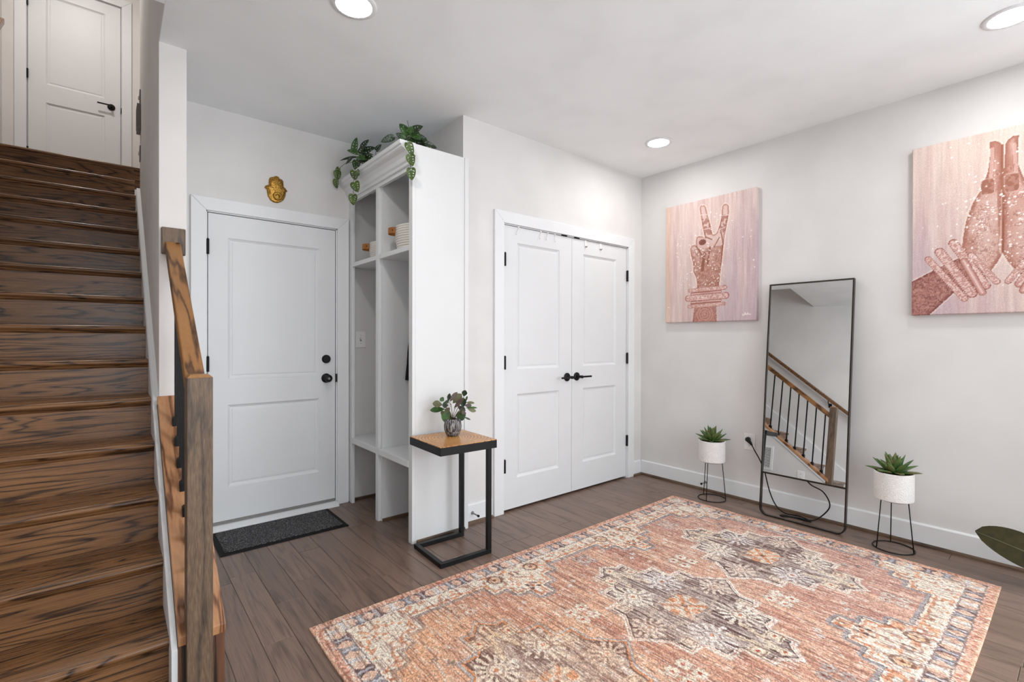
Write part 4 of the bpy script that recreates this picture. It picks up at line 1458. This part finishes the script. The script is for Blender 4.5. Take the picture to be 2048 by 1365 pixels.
for x0, z0, x1, z1 in ((-0.021, 0.020, -0.022, 0.070), (0.020, 0.020, 0.021, 0.066), (-0.048, -0.01, -0.047, 0.018), (0.044, -0.012, 0.044, 0.018)):
    part('finger_line', MB().tube([(x0, -0.0155, z0), (x1, -0.0125, z1)], 0.0016, 6), gold, hm_, local=True)

# ------------------------------------------------------------------ doormat
dm = thing('doormat', 'charcoal doormat with black rubber border at the entry door', 'doormat', (0.828, 3.315, 0))
mat_m, t, p = nt('charcoal_pile')
f = noise(t, coords(t), 150.0, 3.0, 0.8)
t.links.new(ramp(t, f, [(0.40, rgb(24, 24, 27)), (0.52, rgb(58, 57, 60)), (0.64, rgb(150, 147, 146))]), p.inputs['Base Color'])
p.inputs['Roughness'].default_value = 1.0
bump(t, p, f, 1.0, 0.004)
bx0, bx1, by0, by1 = 0.463, 1.192, 3.109, 3.512
i_ = 0.034
part('border', MB().add([(bx0, by0, 0.0006), (bx1, by0, 0.0006), (bx1, by1, 0.0006), (bx0, by1, 0.0006), (bx0, by0, 0.004), (bx1, by0, 0.004), (bx1, by1, 0.004), (bx0, by1, 0.004),
                         (bx0 + i_, by0 + i_, 0.009), (bx1 - i_, by0 + i_, 0.009), (bx1 - i_, by1 - i_, 0.009), (bx0 + i_, by1 - i_, 0.009)],
                        [(3, 2, 1, 0), (0, 1, 5, 4), (1, 2, 6, 5), (2, 3, 7, 6), (3, 0, 4, 7), (4, 5, 9, 8), (5, 6, 10, 9), (6, 7, 11, 10), (7, 4, 8, 11), (8, 9, 10, 11)]), M['rubber'], dm)
part('pile', MB().box(bx0 + i_ - 0.006, bx1 - i_ + 0.006, by0 + i_ - 0.006, by1 - i_ + 0.006, 0.006, 0.0115), mat_m, dm, bevel=0.002)

# ------------------------------------------------------------------ side table
sd = thing('side_table', 'C-shaped side table with ringed wood top and black metal frame', 'side table', (1.520, 2.375, 0), rot=(0, 0, math.radians(-2.6)))
ring_m, t, p = nt('ringed_wood')
tc = N(t, 'ShaderNodeTexCoord')
mp = N(t, 'ShaderNodeMapping')
mp.inputs['Location'].default_value = (-0.015, -0.02, 0)
t.links.new(tc.outputs['Object'], mp.inputs['Vector'])
sx = N(t, 'ShaderNodeSeparateXYZ')
t.links.new(mp.outputs[0], sx.inputs[0])
r2 = math_node(t, 'SQRT', math_node(t, 'ADD', math_node(t, 'MULTIPLY', sx.outputs[0], sx.outputs[0]), math_node(t, 'MULTIPLY', sx.outputs[1], sx.outputs[1])))
wob = noise(t, mp.outputs[0], 9.0, 3.0)
r3 = math_node(t, 'ADD', r2, math_node(t, 'MULTIPLY', wob, 0.022))
s = math_node(t, 'SINE', math_node(t, 'MULTIPLY', r3, 330.0))
brk = noise(t, mp.outputs[0], 60.0, 3.0)
ln = math_node(t, 'MULTIPLY', math_node(t, 'GREATER_THAN', s, 0.55), math_node(t, 'GREATER_THAN', brk, 0.42))
bc = ramp(t, noise(t, mp.outputs[0], 7.0, 3.0), [(0.3, rgb(196, 132, 66)), (0.7, rgb(222, 166, 98))])
t.links.new(mixc(t, math_node(t, 'MULTIPLY', ln, 0.75), bc, rgb(92, 54, 26)), p.inputs['Base Color'])
p.inputs['Roughness'].default_value = 0.28
hw_ = 0.181
part('table_top', MB().box(-hw_, hw_, -hw_ - 0.004, hw_ + 0.004, 0.6465, 0.650), ring_m, sd, local=True)
part('top_edge', MB().box(-hw_ - 0.001, hw_ + 0.001, -hw_ - 0.005, hw_ + 0.005, 0.602, 0.6464), M['black_matte'], sd, local=True, bevel=0.0015)
fw = 0.0125
xa, xb, ya, yb_ = -0.170, 0.157, -0.170, 0.155
part('leg', MB().box(xb - 2 * fw, xb, ya, ya + 2 * fw, 0.0255, 0.6015), M['black_matte'], sd, local=True, bevel=0.001)
part('leg', MB().box(xb - 2 * fw, xb, yb_ - 2 * fw, yb_, 0.0255, 0.6015), M['black_matte'], sd, local=True, bevel=0.001)
part('base_bar', MB().box(xa, xb, ya, ya + 2 * fw, 0.0003, 0.025), M['black_matte'], sd, local=True, bevel=0.001)
part('base_bar', MB().box(xa, xb, yb_ - 2 * fw, yb_, 0.0003, 0.025), M['black_matte'], sd, local=True, bevel=0.001)
part('base_bar', MB().box(xa, xa + 2 * fw, ya + 2 * fw + 0.0003, yb_ - 2 * fw - 0.0003, 0.0003, 0.025), M['black_matte'], sd, local=True, bevel=0.001)


# ------------------------------------------------------------------ leaves
def blade(length, width, fold=0.25, curl=0.15, peak=0.45, n=8, sharp=0.9, thick=0.0):
    """leaf along +y from the origin, face up; fold lifts the edges, curl bends the tip down"""
    vv, ff = [], []
    for i in range(n + 1):
        f = i / n
        g = f ** (math.log(0.5) / math.log(peak))
        w = width * 0.5 * max(0.0, math.sin(math.pi * g)) ** sharp
        if i in (0, n):
            w = width * 0.02
        y = length * f
        z = -curl * length * f * f
        for s in (-1, -0.5, 0, 0.5, 1):
            vv.append((w * s, y, z + fold * abs(w * s)))
    for i in range(n):
        for k in range(4):
            a = i * 5 + k
            ff.append((a, a + 1, a + 6, a + 5))
    if thick:
        o = len(vv)
        vv += [(x * 0.9, y, z - thick * (0.35 + 0.65 * (1 - abs(2 * (j // 5) / n - 0.8)))) for j, (x, y, z) in enumerate(vv)]
        ff += [tuple(o + q for q in reversed(fc)) for fc in list(ff)]
        for i in range(n):
            for k in (0, 4):
                a = i * 5 + k
                ff.append((a, a + 5, o + a + 5, o + a) if k == 0 else (a + 5, a, o + a, o + a + 5))
        for k in range(4):
            ff.append((k + 1, k, o + k, o + k + 1))
            a = n * 5 + k
            ff.append((a, a + 1, o + a + 1, o + a))
    me = bpy.data.meshes.new('leaf')
    me.from_pydata(vv, [], ff)
    return me


def monstera(length, width, seed):
    """heart shaped leaf with oval holes, along +y"""
    rg = random.Random(seed)
    bm = bmesh.new()
    pts = []
    half = [(0.0, 0.06), (0.18, -0.04), (0.36, 0.0), (0.48, 0.14), (0.5, 0.32), (0.45, 0.52), (0.34, 0.72), (0.18, 0.89), (0.0, 1.0)]
    pts = half + [(-x, y) for x, y in half[-2:0:-1]]
    loops = [pts]
    for s in (-1, 1):
        for k, y in enumerate((0.26, 0.46, 0.64)):
            cx_, cy_ = s * (0.26 - 0.045 * k), y + 0.02 * rg.random()
            a = math.radians(s * 62)
            L, w = 0.105 - 0.02 * k, 0.036
            loops.append([(cx_ + L * math.cos(q) * math.sin(a) - w * math.sin(q) * math.cos(a), cy_ - 0 + L * math.cos(q) * math.cos(a) + w * math.sin(q) * math.sin(a)) for q in [2 * math.pi * i / 8 for i in range(8)]])
    edges = []
    for lp in loops:
        vs_ = [bm.verts.new((x * width, y * length, 0)) for x, y in lp]
        for i in range(len(vs_)):
            edges.append(bm.edges.new((vs_[i], vs_[(i + 1) % len(vs_)])))
    bmesh.ops.triangle_fill(bm, use_beauty=True, use_dissolve=False, edges=edges)
    for v_ in bm.verts:
        x, y = v_.co.x / width, v_.co.y / length
        v_.co.z = 0.25 * width * abs(x) - 0.16 * length * y * y
    me = bpy.data.meshes.new('leaf')
    bm.to_mesh(me)
    bm.free()
    return me


def aim(o, pos, tip, normal):
    y = Vector(tip).normalized()
    z = Vector(normal)
    z = (z - y * z.dot(y))
    if z.length < 1e-4:
        z = Vector((0, 0, 1)) - y * y.z
    z.normalize()
    x = y.cross(z)
    o.matrix_local = Matrix(((x.x, y.x, z.x, pos[0]), (x.y, y.y, z.y, pos[1]), (x.z, y.z, z.z, pos[2]), (0, 0, 0, 1)))


def leaf_part(root, me, mat, base, tip, normal, smooth=True):
    o = link('leaf', me, mat, root, smooth=smooth)
    b = Vector(base) - root.location
    aim(o, b, Vector(tip) - Vector(base), normal)
    return o


toCam = Vector((-0.55, -0.75, -0.25))


def trailing_plant(label, pot, cluster, vines, seed):
    rg = random.Random(seed)
    o = thing('trailing_plant', label, 'plant', pot, 'trailing plants on the locker')
    part('pot', MB().lathe([(0.0, 0.001), (0.045, 0.001), (0.060, 0.075), (0.064, 0.078), (0.060, 0.080), (0.054, 0.072), (0.0, 0.070)], pot, 28, cap0=False, cap1=False), M['black_matte'], o, smooth='angle')
    hub = Vector(pot) + Vector((0, 0, 0.07))
    for i, (b, tp, w) in enumerate(cluster):
        b, tp = Vector(b), Vector(tp)
        L = (tp - b).length
        off = Vector((rg.uniform(-0.02, 0.02), rg.uniform(-0.01, 0.02), 0))
        b += off
        tp += off
        nrm = toCam + Vector((rg.uniform(-0.4, 0.4), rg.uniform(-0.3, 0.3), rg.uniform(0.1, 0.9)))
        if w < 0.008:
            part('stem', MB().tube([hub, b, tp], [0.0022, 0.002, 0.0014], 6), M['stem'], o, smooth=True)
            continue
        if w > 0.027:
            me = monstera(L * 1.05, max(w * 1.25, L * 0.55), seed * 31 + i)
        else:
            me = blade(L, w, 0.4, 0.2)
        leaf_part(o, me, M['leaf_dark'] if i % 3 else M['leaf_green'], b, tp, nrm, smooth=False)
        part('stem', MB().tube([hub, (hub + b) / 2 + Vector((0, 0, 0.012)), b], 0.0018, 6), M['stem'], o, smooth=True)
    for path, leaves in vines:
        part('vine', MB().tube([hub] + [Vector(q) for q in path], 0.0017, 6), M['stem'], o, smooth=True)
        for i, (q, tp, L, w) in enumerate(leaves):
            q = Vector(q)
            leaf_part(o, monstera(L, w, seed * 7 + i), M['leaf_vine'], q, q + Vector(tp) * L, toCam + Vector((rg.uniform(-0.3, 0.3), rg.uniform(-0.2, 0.2), 0.1)), smooth=False)


c1 = [((1.324, 3.363, 2.557), (1.321, 3.327, 2.643), 0.034), ((1.352, 3.34, 2.567), (1.368, 3.288, 2.628), 0.05), ((1.36, 3.333, 2.547), (1.404, 3.258, 2.576), 0.046), ((1.34, 3.349, 2.536), (1.273, 3.366, 2.553), 0.04),
      ((1.336, 3.353, 2.515), (1.221, 3.409, 2.493), 0.022), ((1.324, 3.363, 2.51), (1.277, 3.363, 2.45), 0.02), ((1.324, 3.363, 2.505), (1.309, 3.336, 2.422), 0.04), ((1.364, 3.33, 2.526), (1.404, 3.258, 2.53), 0.036),
      ((1.352, 3.34, 2.536), (1.352, 3.301, 2.586), 0.046), ((1.36, 3.333, 2.515), (1.38, 3.277, 2.484), 0.04), ((1.448, 3.26, 2.557), (1.46, 3.212, 2.587), 0.028), ((1.37, 3.33, 2.50), (1.33, 3.30, 2.44), 0.04),
      ((1.38, 3.33, 2.53), (1.43, 3.27, 2.50), 0.045), ((1.36, 3.35, 2.50), (1.36, 3.29, 2.47), 0.045)]
v1 = [([(1.33, 3.28, 2.46), (1.284, 3.215, 2.42), (1.268, 3.205, 2.36), (1.268, 3.225, 2.30), (1.268, 3.235, 2.21)],
       [((1.266, 3.205, 2.362), (0.15, 0.55, -0.8), 0.068, 0.062), ((1.266, 3.190, 2.348), (-0.05, -0.85, -0.5), 0.062, 0.058), ((1.264, 3.205, 2.285), (0.1, -0.40, -0.9), 0.078, 0.066), ((1.264, 3.225, 2.208), (0.0, 0.10, -1), 0.074, 0.062)]),
      ([(1.35, 3.36, 2.49), (1.282, 3.42, 2.475), (1.262, 3.50, 2.45), (1.262, 3.525, 2.40)],
       [((1.262, 3.485, 2.458), (-0.1, 0.55, -0.7), 0.074, 0.040), ((1.260, 3.515, 2.445), (0.1, 0.2, -0.95), 0.066, 0.056), ((1.260, 3.545, 2.392), (0, -0.15, -1), 0.072, 0.050)])]
trailing_plant('trailing holey-leaved plant at the left end of the locker top', (1.452, 3.30, 2.3635), c1, v1, 5)
c2 = [((1.438, 2.758, 2.51), (1.383, 2.778, 2.563), 0.045), ((1.446, 2.752, 2.519), (1.408, 2.757, 2.566), 0.02), ((1.46, 2.74, 2.51), (1.501, 2.68, 2.552), 0.055), ((1.463, 2.737, 2.51), (1.489, 2.69, 2.47), 0.05),
      ((1.414, 2.778, 2.492), (1.369, 2.789, 2.511), 0.03), ((1.375, 2.811, 2.494), (1.306, 2.841, 2.458), 0.034), ((1.431, 2.764, 2.482), (1.397, 2.766, 2.495), 0.042), ((1.492, 2.714, 2.46), (1.552, 2.638, 2.433), 0.032),
      ((1.438, 2.758, 2.478), (1.464, 2.71, 2.451), 0.038), ((1.474, 2.729, 2.496), (1.489, 2.69, 2.406), 0.014), ((1.456, 2.743, 2.524), (1.434, 2.736, 2.584), 0.006), ((1.477, 2.726, 2.487), (1.482, 2.696, 2.438), 0.022),
      ((1.44, 2.76, 2.50), (1.43, 2.72, 2.54), 0.045), ((1.45, 2.74, 2.48), (1.44, 2.69, 2.43), 0.05), ((1.47, 2.75, 2.49), (1.52, 2.72, 2.49), 0.045)]
v2 = [([(1.40, 2.68, 2.46), (1.345, 2.600, 2.425), (1.330, 2.567, 2.375), (1.335, 2.560, 2.30), (1.346, 2.558, 2.22)],
       [((1.326, 2.560, 2.368), (0.28, -0.2, -0.9), 0.082, 0.050), ((1.338, 2.556, 2.300), (0.2, -0.1, -0.95), 0.068, 0.056), ((1.346, 2.555, 2.222), (0.05, 0, -1), 0.070, 0.056)])]
trailing_plant('trailing holey-leaved plant at the front corner of the locker top', (1.490, 2.755, 2.3635), c2, v2, 9)

# ------------------------------------------------------------------ potted plant on the side table
tp = thing('potted_plant', 'small leafy plant in a dark ribbed pot on the side table', 'plant', (1.553, 2.427, 0.6505))
pot_m, t, p = nt('ribbed_pot')
f = noise(t, coords(t, (150, 150, 22)), 1.0, 3.0, 0.6)
t.links.new(ramp(t, f, [(0.40, rgb(34, 34, 38)), (0.50, rgb(86, 84, 86)), (0.62, rgb(182, 178, 176))]), p.inputs['Base Color'])
p.inputs['Roughness'].default_value = 0.55
bump(t, p, f, 0.8, 0.004)
part('pot', MB().lathe([(0.0, 0.0), (0.030, 0.0), (0.038, 0.006), (0.050, 0.035), (0.0525, 0.060), (0.050, 0.085), (0.044, 0.100), (0.040, 0.1005), (0.039, 0.092), (0.0, 0.090)], (0, 0, 0), 36, cap0=False, cap1=False), pot_m, tp, smooth=True, local=True)
part('soil', MB().lathe([(0.0, 0.094), (0.020, 0.0945), (0.0388, 0.0905)], (0, 0, 0), 24, cap0=False, cap1=False), M['soil'], tp, local=True)
CR = Vector((0.7707, -0.6372, 0))
CF = Vector((0.6372, 0.7707, 0))
tl = [(-0.0625, 0.1805, -0.1093, 0.1909, 0.0295, 'olive'), (-0.0486, 0.1527, -0.1267, 0.1493, 0.026, 'green'), (-0.0035, 0.0972, -0.0556, 0.125, 0.052, 'green'), (0.0173, 0.1146, 0.0676, 0.1215, 0.0416, 'green'), (-0.0556, 0.2013, -0.0746, 0.2169, 0.0208, 'green'),
      (-0.0296, 0.1978, -0.0244, 0.2394, 0.0156, 'dark'), (-0.0174, 0.2013, 0.019, 0.2498, 0.0191, 'plum'), (-0.0035, 0.1874, 0.0398, 0.2342, 0.0329, 'olive'), (0.0103, 0.1666, 0.0589, 0.2204, 0.0208, 'plum'), (0.0606, 0.1666, 0.0623, 0.2152, 0.026, 'dark'),
      (0.0641, 0.2325, 0.0728, 0.2637, 0.0225, 'dark'), (0.0762, 0.2013, 0.0832, 0.229, 0.0087, 'green'), (0.0762, 0.1943, 0.1196, 0.1916, 0.0121, 'olive'), (0.0658, 0.1735, 0.1022, 0.1735, 0.0173, 'plum'), (0.0728, 0.1597, 0.1317, 0.1614, 0.0104, 'green'),
      (0.0866, 0.1579, 0.13, 0.1441, 0.0156, 'olive'), (0.0242, 0.1735, 0.0658, 0.1458, 0.0208, 'dark'), (0.0589, 0.1319, 0.0728, 0.1423, 0.0208, 'plum'), (0.0658, 0.1163, 0.1022, 0.099, 0.0076, 'dark'), (-0.0244, 0.1839, -0.0521, 0.1839, 0.0277, 'dark'),
      (-0.0209, 0.1631, -0.0417, 0.1389, 0.0208, 'olive'), (-0.0452, 0.1493, -0.066, 0.1354, 0.0139, 'olive'), (-0.0313, 0.1874, -0.0452, 0.2013, 0.0208, 'green')]
rg = random.Random(3)
stems = [(-0.035, 0.17), (-0.010, 0.19), (0.012, 0.165), (0.055, 0.15), (0.066, 0.22), (-0.045, 0.15), (0.07, 0.185)]
for sx_, sz_ in stems:
    d0 = rg.uniform(-0.03, 0.03)
    part('stem', MB().tube([CR * rg.uniform(-0.008, 0.008) + Vector((0, 0, 0.092)), CR * (sx_ * 0.45) + CF * d0 * 0.5 + Vector((0, 0, 0.092 + (sz_ - 0.092) * 0.55)), CR * sx_ + CF * d0 + Vector((0, 0, sz_))], [0.0022, 0.0018, 0.0012], 6), M['twig'], tp, smooth=True, local=True)
for i, (bx, bz, tx, tz, w, mk) in enumerate(tl):
    d0 = rg.uniform(-0.035, 0.035)
    d1_ = d0 + rg.uniform(-0.02, 0.02)
    b = CR * bx + CF * d0 + Vector((0, 0, bz))
    e = CR * tx + CF * d1_ + Vector((0, 0, tz))
    L = (e - b).length
    me = blade(L * 1.18, w * 1.5, 0.15, 0.08, 0.58, 8, 0.7)
    o = link('leaf', me, M['leaf_' + mk], tp, smooth=True)
    aim(o, b, e - b, -CF + Vector((0, 0, rg.uniform(0.1, 0.8))))
    near = min(stems, key=lambda q: (q[0] - bx) ** 2 + (q[1] - bz) ** 2)
    if 0.012 < abs(near[0] - bx) + abs(near[1] - bz) < 0.04:
        part('stem', MB().tube([CR * near[0] * 0.8 + Vector((0, 0, min(near[1], bz) * 0.92)), b], 0.0011, 5), M['twig'], tp, local=True)

# ------------------------------------------------------------------ leaning mirror
mr = thing('floor_mirror', 'tall leaning floor mirror in a thin dark frame with open foot', 'mirror', (3.509, 1.249, 0.0006), rot=(0, math.radians(6.05), math.radians(0.9)))
frame_m = plain('dark_bronze', rgb(58, 52, 46), 0.32, 0.8)
hw_, top_, rad = 0.258, 1.628, 0.052
path = []
for cx_, a0 in ((-hw_ + rad, 180), (hw_ - rad, 270)):
    for k in range(9):
        a = math.radians(a0 + k * 90 / 8)
        path.append((cx_ + rad * math.cos(a), rad + rad * math.sin(a)))
path += [(hw_, top_), (-hw_, top_)]


def inset(pp, d):
    out = []
    n = len(pp)
    for i in range(n):
        p0, p1, p2 = Vector(pp[i - 1]), Vector(pp[i]), Vector(pp[(i + 1) % n])
        a, b = (p1 - p0).normalized(), (p2 - p1).normalized()
        na, nb_ = Vector((-a.y, a.x)), Vector((-b.y, b.x))
        m_ = (na + nb_).normalized()
        out.append(tuple(p1 + m_ * (d / max(0.35, m_.dot(na)))))
    return out


inn = inset(path, 0.008)
vv, ff = [], []
n = len(path)
for pp, dx in ((path, -0.012), (path, 0.016), (inn, 0.016), (inn, -0.012)):
    vv += [(dx, y, z) for y, z in pp]
for r in range(4):
    for k in range(n):
        l = (k + 1) % n
        q = (r + 1) % 4
        ff.append((r * n + k, r * n + l, q * n + l, q * n + k))
part('frame', MB().add(vv, ff), frame_m, mr, local=True)
part('cross_bar', MB().box(-0.010, 0.012, -0.2495, 0.2495, 0.286, 0.296), frame_m, mr, local=True)
gl, t, p = nt('mirror_silver')
p.inputs['Metallic'].default_value = 1.0
p.inputs['Base Color'].default_value = (0.86, 0.87, 0.87, 1)
p.inputs['Roughness'].default_value = 0.0
part('mirror_glass', MB().box(-0.004, 0.000, -0.2495, 0.2495, 0.2965, 1.6195), gl, mr, local=True)
part('backing', MB().box(0.0003, 0.006, -0.2495, 0.2495, 0.2965, 1.6195), M['black_matte'], mr, local=True)


def smooth_path(pts, n=6):
    out = []
    P_ = [Vector(q) for q in pts]
    for i in range(len(P_) - 1):
        p0, p1, p2, p3 = P_[max(i - 1, 0)], P_[i], P_[i + 1], P_[min(i + 2, len(P_) - 1)]
        for k in range(n):
            t_ = k / n
            out.append(0.5 * ((2 * p1) + (p2 - p0) * t_ + (2 * p0 - 5 * p1 + 4 * p2 - p3) * t_ * t_ + (3 * p1 - p0 - 3 * p2 + p3) * t_ ** 3))
    out.append(P_[-1])
    return out


cd = thing('power_cord', 'black power cord looping from the outlet behind the mirror', 'cord', (3.69, 1.668, 0.46))
part('plug', MB().tube([(XR - 0.0085, 1.676, 0.471), (XR - 0.030, 1.674, 0.471), (XR - 0.040, 1.664, 0.466), (XR - 0.044, 1.645, 0.450), (XR - 0.046, 1.632, 0.436)], [0.017, 0.0175, 0.014, 0.010, 0.006], 12), M['black_matte'], cd, smooth=True)
part('cord', MB().tube(smooth_path([(3.670, 1.634, 0.438), (3.645, 1.600, 0.400), (3.630, 1.558, 0.345), (3.628, 1.525, 0.270), (3.622, 1.488, 0.140), (3.630, 1.450, 0.050), (3.640, 1.395, 0.0056), (3.650, 1.30, 0.0056), (3.60, 1.215, 0.0056), (3.585, 1.245, 0.0056), (3.60, 1.33, 0.0056), (3.572, 1.392, 0.0056),
                                    (3.560, 1.372, 0.0056), (3.584, 1.30, 0.013), (3.592, 1.225, 0.013), (3.625, 1.180, 0.030), (3.650, 1.120, 0.120), (3.632, 1.150, 0.210), (3.600, 1.212, 0.250), (3.575, 1.240, 0.292), (3.560, 1.240, 0.310)]), 0.0042, 8), M['black_matte'], cd, smooth=True)


# ------------------------------------------------------------------ planters with succulents
def planter_mat():
    m, t, p = nt('dimpled_white_pot')
    tc = N(t, 'ShaderNodeTexCoord')
    vo = N(t, 'ShaderNodeTexVoronoi')
    vo.inputs['Scale'].default_value = 190.0
    t.links.new(tc.outputs['Object'], vo.inputs['Vector'])
    t.links.new(ramp(t, vo.outputs['Distance'], [(0.0, rgb(214, 210, 206)), (0.6, rgb(240, 238, 235))]), p.inputs['Base Color'])
    p.inputs['Roughness'].default_value = 0.6
    bump(t, p, vo.outputs['Distance'], 0.6, 0.003)
    return m


M['pot_white'] = planter_mat()


def planter(label_pot, label_stand, x, y, seed, legs):
    rg = random.Random(seed)
    s_ = thing('plant_stand', label_stand, 'plant stand', (x, y, 0), 'wire plant stands')
    rb, rt, zt = 0.099, 0.073, 0.2855
    w = 0.0032
    part('base_ring', MB().tube([(rb * math.cos(2 * math.pi * k / 40), rb * math.sin(2 * math.pi * k / 40), w + 0.0004) for k in range(40)], w, 8, closed=True), M['black_matte'], s_, smooth=True, local=True)
    part('top_ring', MB().tube([(rt * math.cos(2 * math.pi * k / 36), rt * math.sin(2 * math.pi * k / 36), zt) for k in range(36)], w * 0.9, 8, closed=True), M['black_matte'], s_, smooth=True, local=True)
    part('cross_wire', MB().tube([(-rt, 0, zt), (rt, 0, zt)], w * 0.8, 6).tube([(0, -rt, zt), (0, rt, zt)], w * 0.8, 6), M['black_matte'], s_, smooth=True, local=True)
    for a in legs:
        a = math.radians(a)
        part('leg', MB().tube([(rb * math.cos(a), rb * math.sin(a), w), (rt * math.cos(a), rt * math.sin(a), zt)], w * 0.9, 8), M['black_matte'], s_, smooth=True, local=True)
    o = thing('potted_succulent', label_pot, 'plant', (x, y, 0.2888), 'potted succulents')
    r, h = 0.0955, 0.160
    part('pot', MB().lathe([(0.0, 0.0), (r - 0.006, 0.0), (r - 0.001, 0.004), (r, 0.010), (r, h - 0.002), (r - 0.002, h), (r - 0.006, h), (r - 0.008, h - 0.02), (0.0, h - 0.022)], (0, 0, 0), 56, cap0=False, cap1=False), M['pot_white'], o, smooth='angle', local=True)
    part('soil', MB().lathe([(0.0, h - 0.012), (r - 0.0075, h - 0.016)], (0, 0, 0), 32, cap0=False, cap1=False), M['soil'], o, local=True)
    mesh_a = [blade(0.128, 0.036, 0.55, 0.05, 0.42, 8, 0.8, 0.008), blade(0.122, 0.036, 0.55, -0.06, 0.42, 8, 0.8, 0.008), blade(0.105, 0.032, 0.6, -0.06, 0.45, 8, 0.8, 0.008), blade(0.060, 0.026, 0.7, -0.12, 0.5, 8, 0.8, 0.007)]
    ring = [(7, 20, 0), (7, 40, 1), (5, 60, 1), (4, 78, 2)]
    for ri, (n, el, mi) in enumerate(ring):
        for k in range(n):
            a = 2 * math.pi * (k + 0.5 * (ri % 2)) / n + rg.uniform(-0.15, 0.15)
            e = math.radians(el + rg.uniform(-7, 9))
            d = Vector((math.cos(a) * math.cos(e), math.sin(a) * math.cos(e), math.sin(e)))
            nrm = Vector((-math.cos(a) * math.sin(e), -math.sin(a) * math.sin(e), math.cos(e)))
            lf = link('leaf', mesh_a[mi], M['succulent'], o, smooth=True)
            aim(lf, Vector((math.cos(a) * 0.010, math.sin(a) * 0.010, h - 0.014 + ri * 0.003)), d, nrm)


planter('succulent in the white round pot left of the mirror', 'black wire plant stand left of the mirror near the closet', 3.553, 1.883, 21, (185, 305, 65))
planter('succulent in the white dimpled pot right of the mirror', 'black wire plant stand right of the mirror', 3.533, 0.757, 22, (20, 140, 260))

# ------------------------------------------------------------------ large plant at the right edge
rp = thing('rubber_plant', 'large dark green rubber plant leaf reaching in at the right edge', 'plant', (3.50, -0.16, 0))
part('pot', MB().lathe([(0.0, 0.0006), (0.08, 0.0006), (0.105, 0.075), (0.110, 0.080), (0.100, 0.080), (0.094, 0.066), (0.0, 0.062)], (0, 0, 0), 36, cap0=False, cap1=False), M['pot_white'], rp, smooth='angle', local=True)
part('soil', MB().lathe([(0.0, 0.068), (0.094, 0.0655)], (0, 0, 0), 28, cap0=False, cap1=False), M['soil'], rp, local=True)
part('trunk', MB().tube([(0, 0, 0.06), (0.01, 0.0, 0.2), (-0.01, 0.01, 0.36), (0.0, 0.0, 0.5)], [0.012, 0.011, 0.009, 0.006], 10), M['twig'], rp, smooth=True, local=True)
big = blade(0.40, 0.185, 0.10, 0.04, 0.52, 16, 0.55, 0.0)
for k, (b, tip_, nrm) in enumerate((((0.035, 0.215, 0.108), (-0.173, 0.325, 0.154), (-0.62, -0.55, 0.62)),
                                    ((0.0, -0.03, 0.30), (0.06, -0.29, 0.12), (0, 0.2, 1)), ((-0.02, -0.03, 0.40), (-0.12, -0.24, 0.16), (0.3, 0.2, 1)),
                                    ((0.0, -0.02, 0.5), (0.05, -0.2, 0.25), (0, 0.4, 1)))):
    lf = link('leaf', big, M['leaf_rubber'], rp, smooth=True)
    aim(lf, Vector(b), Vector(tip_), Vector(nrm))
    md = MB().tube([(0, 0.002, 0.0014), (0, 0.20, -0.004 + 0.0014), (0, 0.395, -0.0156 + 0.0012)], [0.003, 0.002, 0.0008], 6)
    link('midrib', md.mesh('midrib'), M['leaf_olive'], lf)
    part('petiole', MB().tube([(0, 0, max(0.07, b[2] - 0.05)), (b[0] * 0.5, b[1] * 0.5, b[2] + 0.01), b], 0.004, 8), M['stem'], rp, smooth=True, local=True)
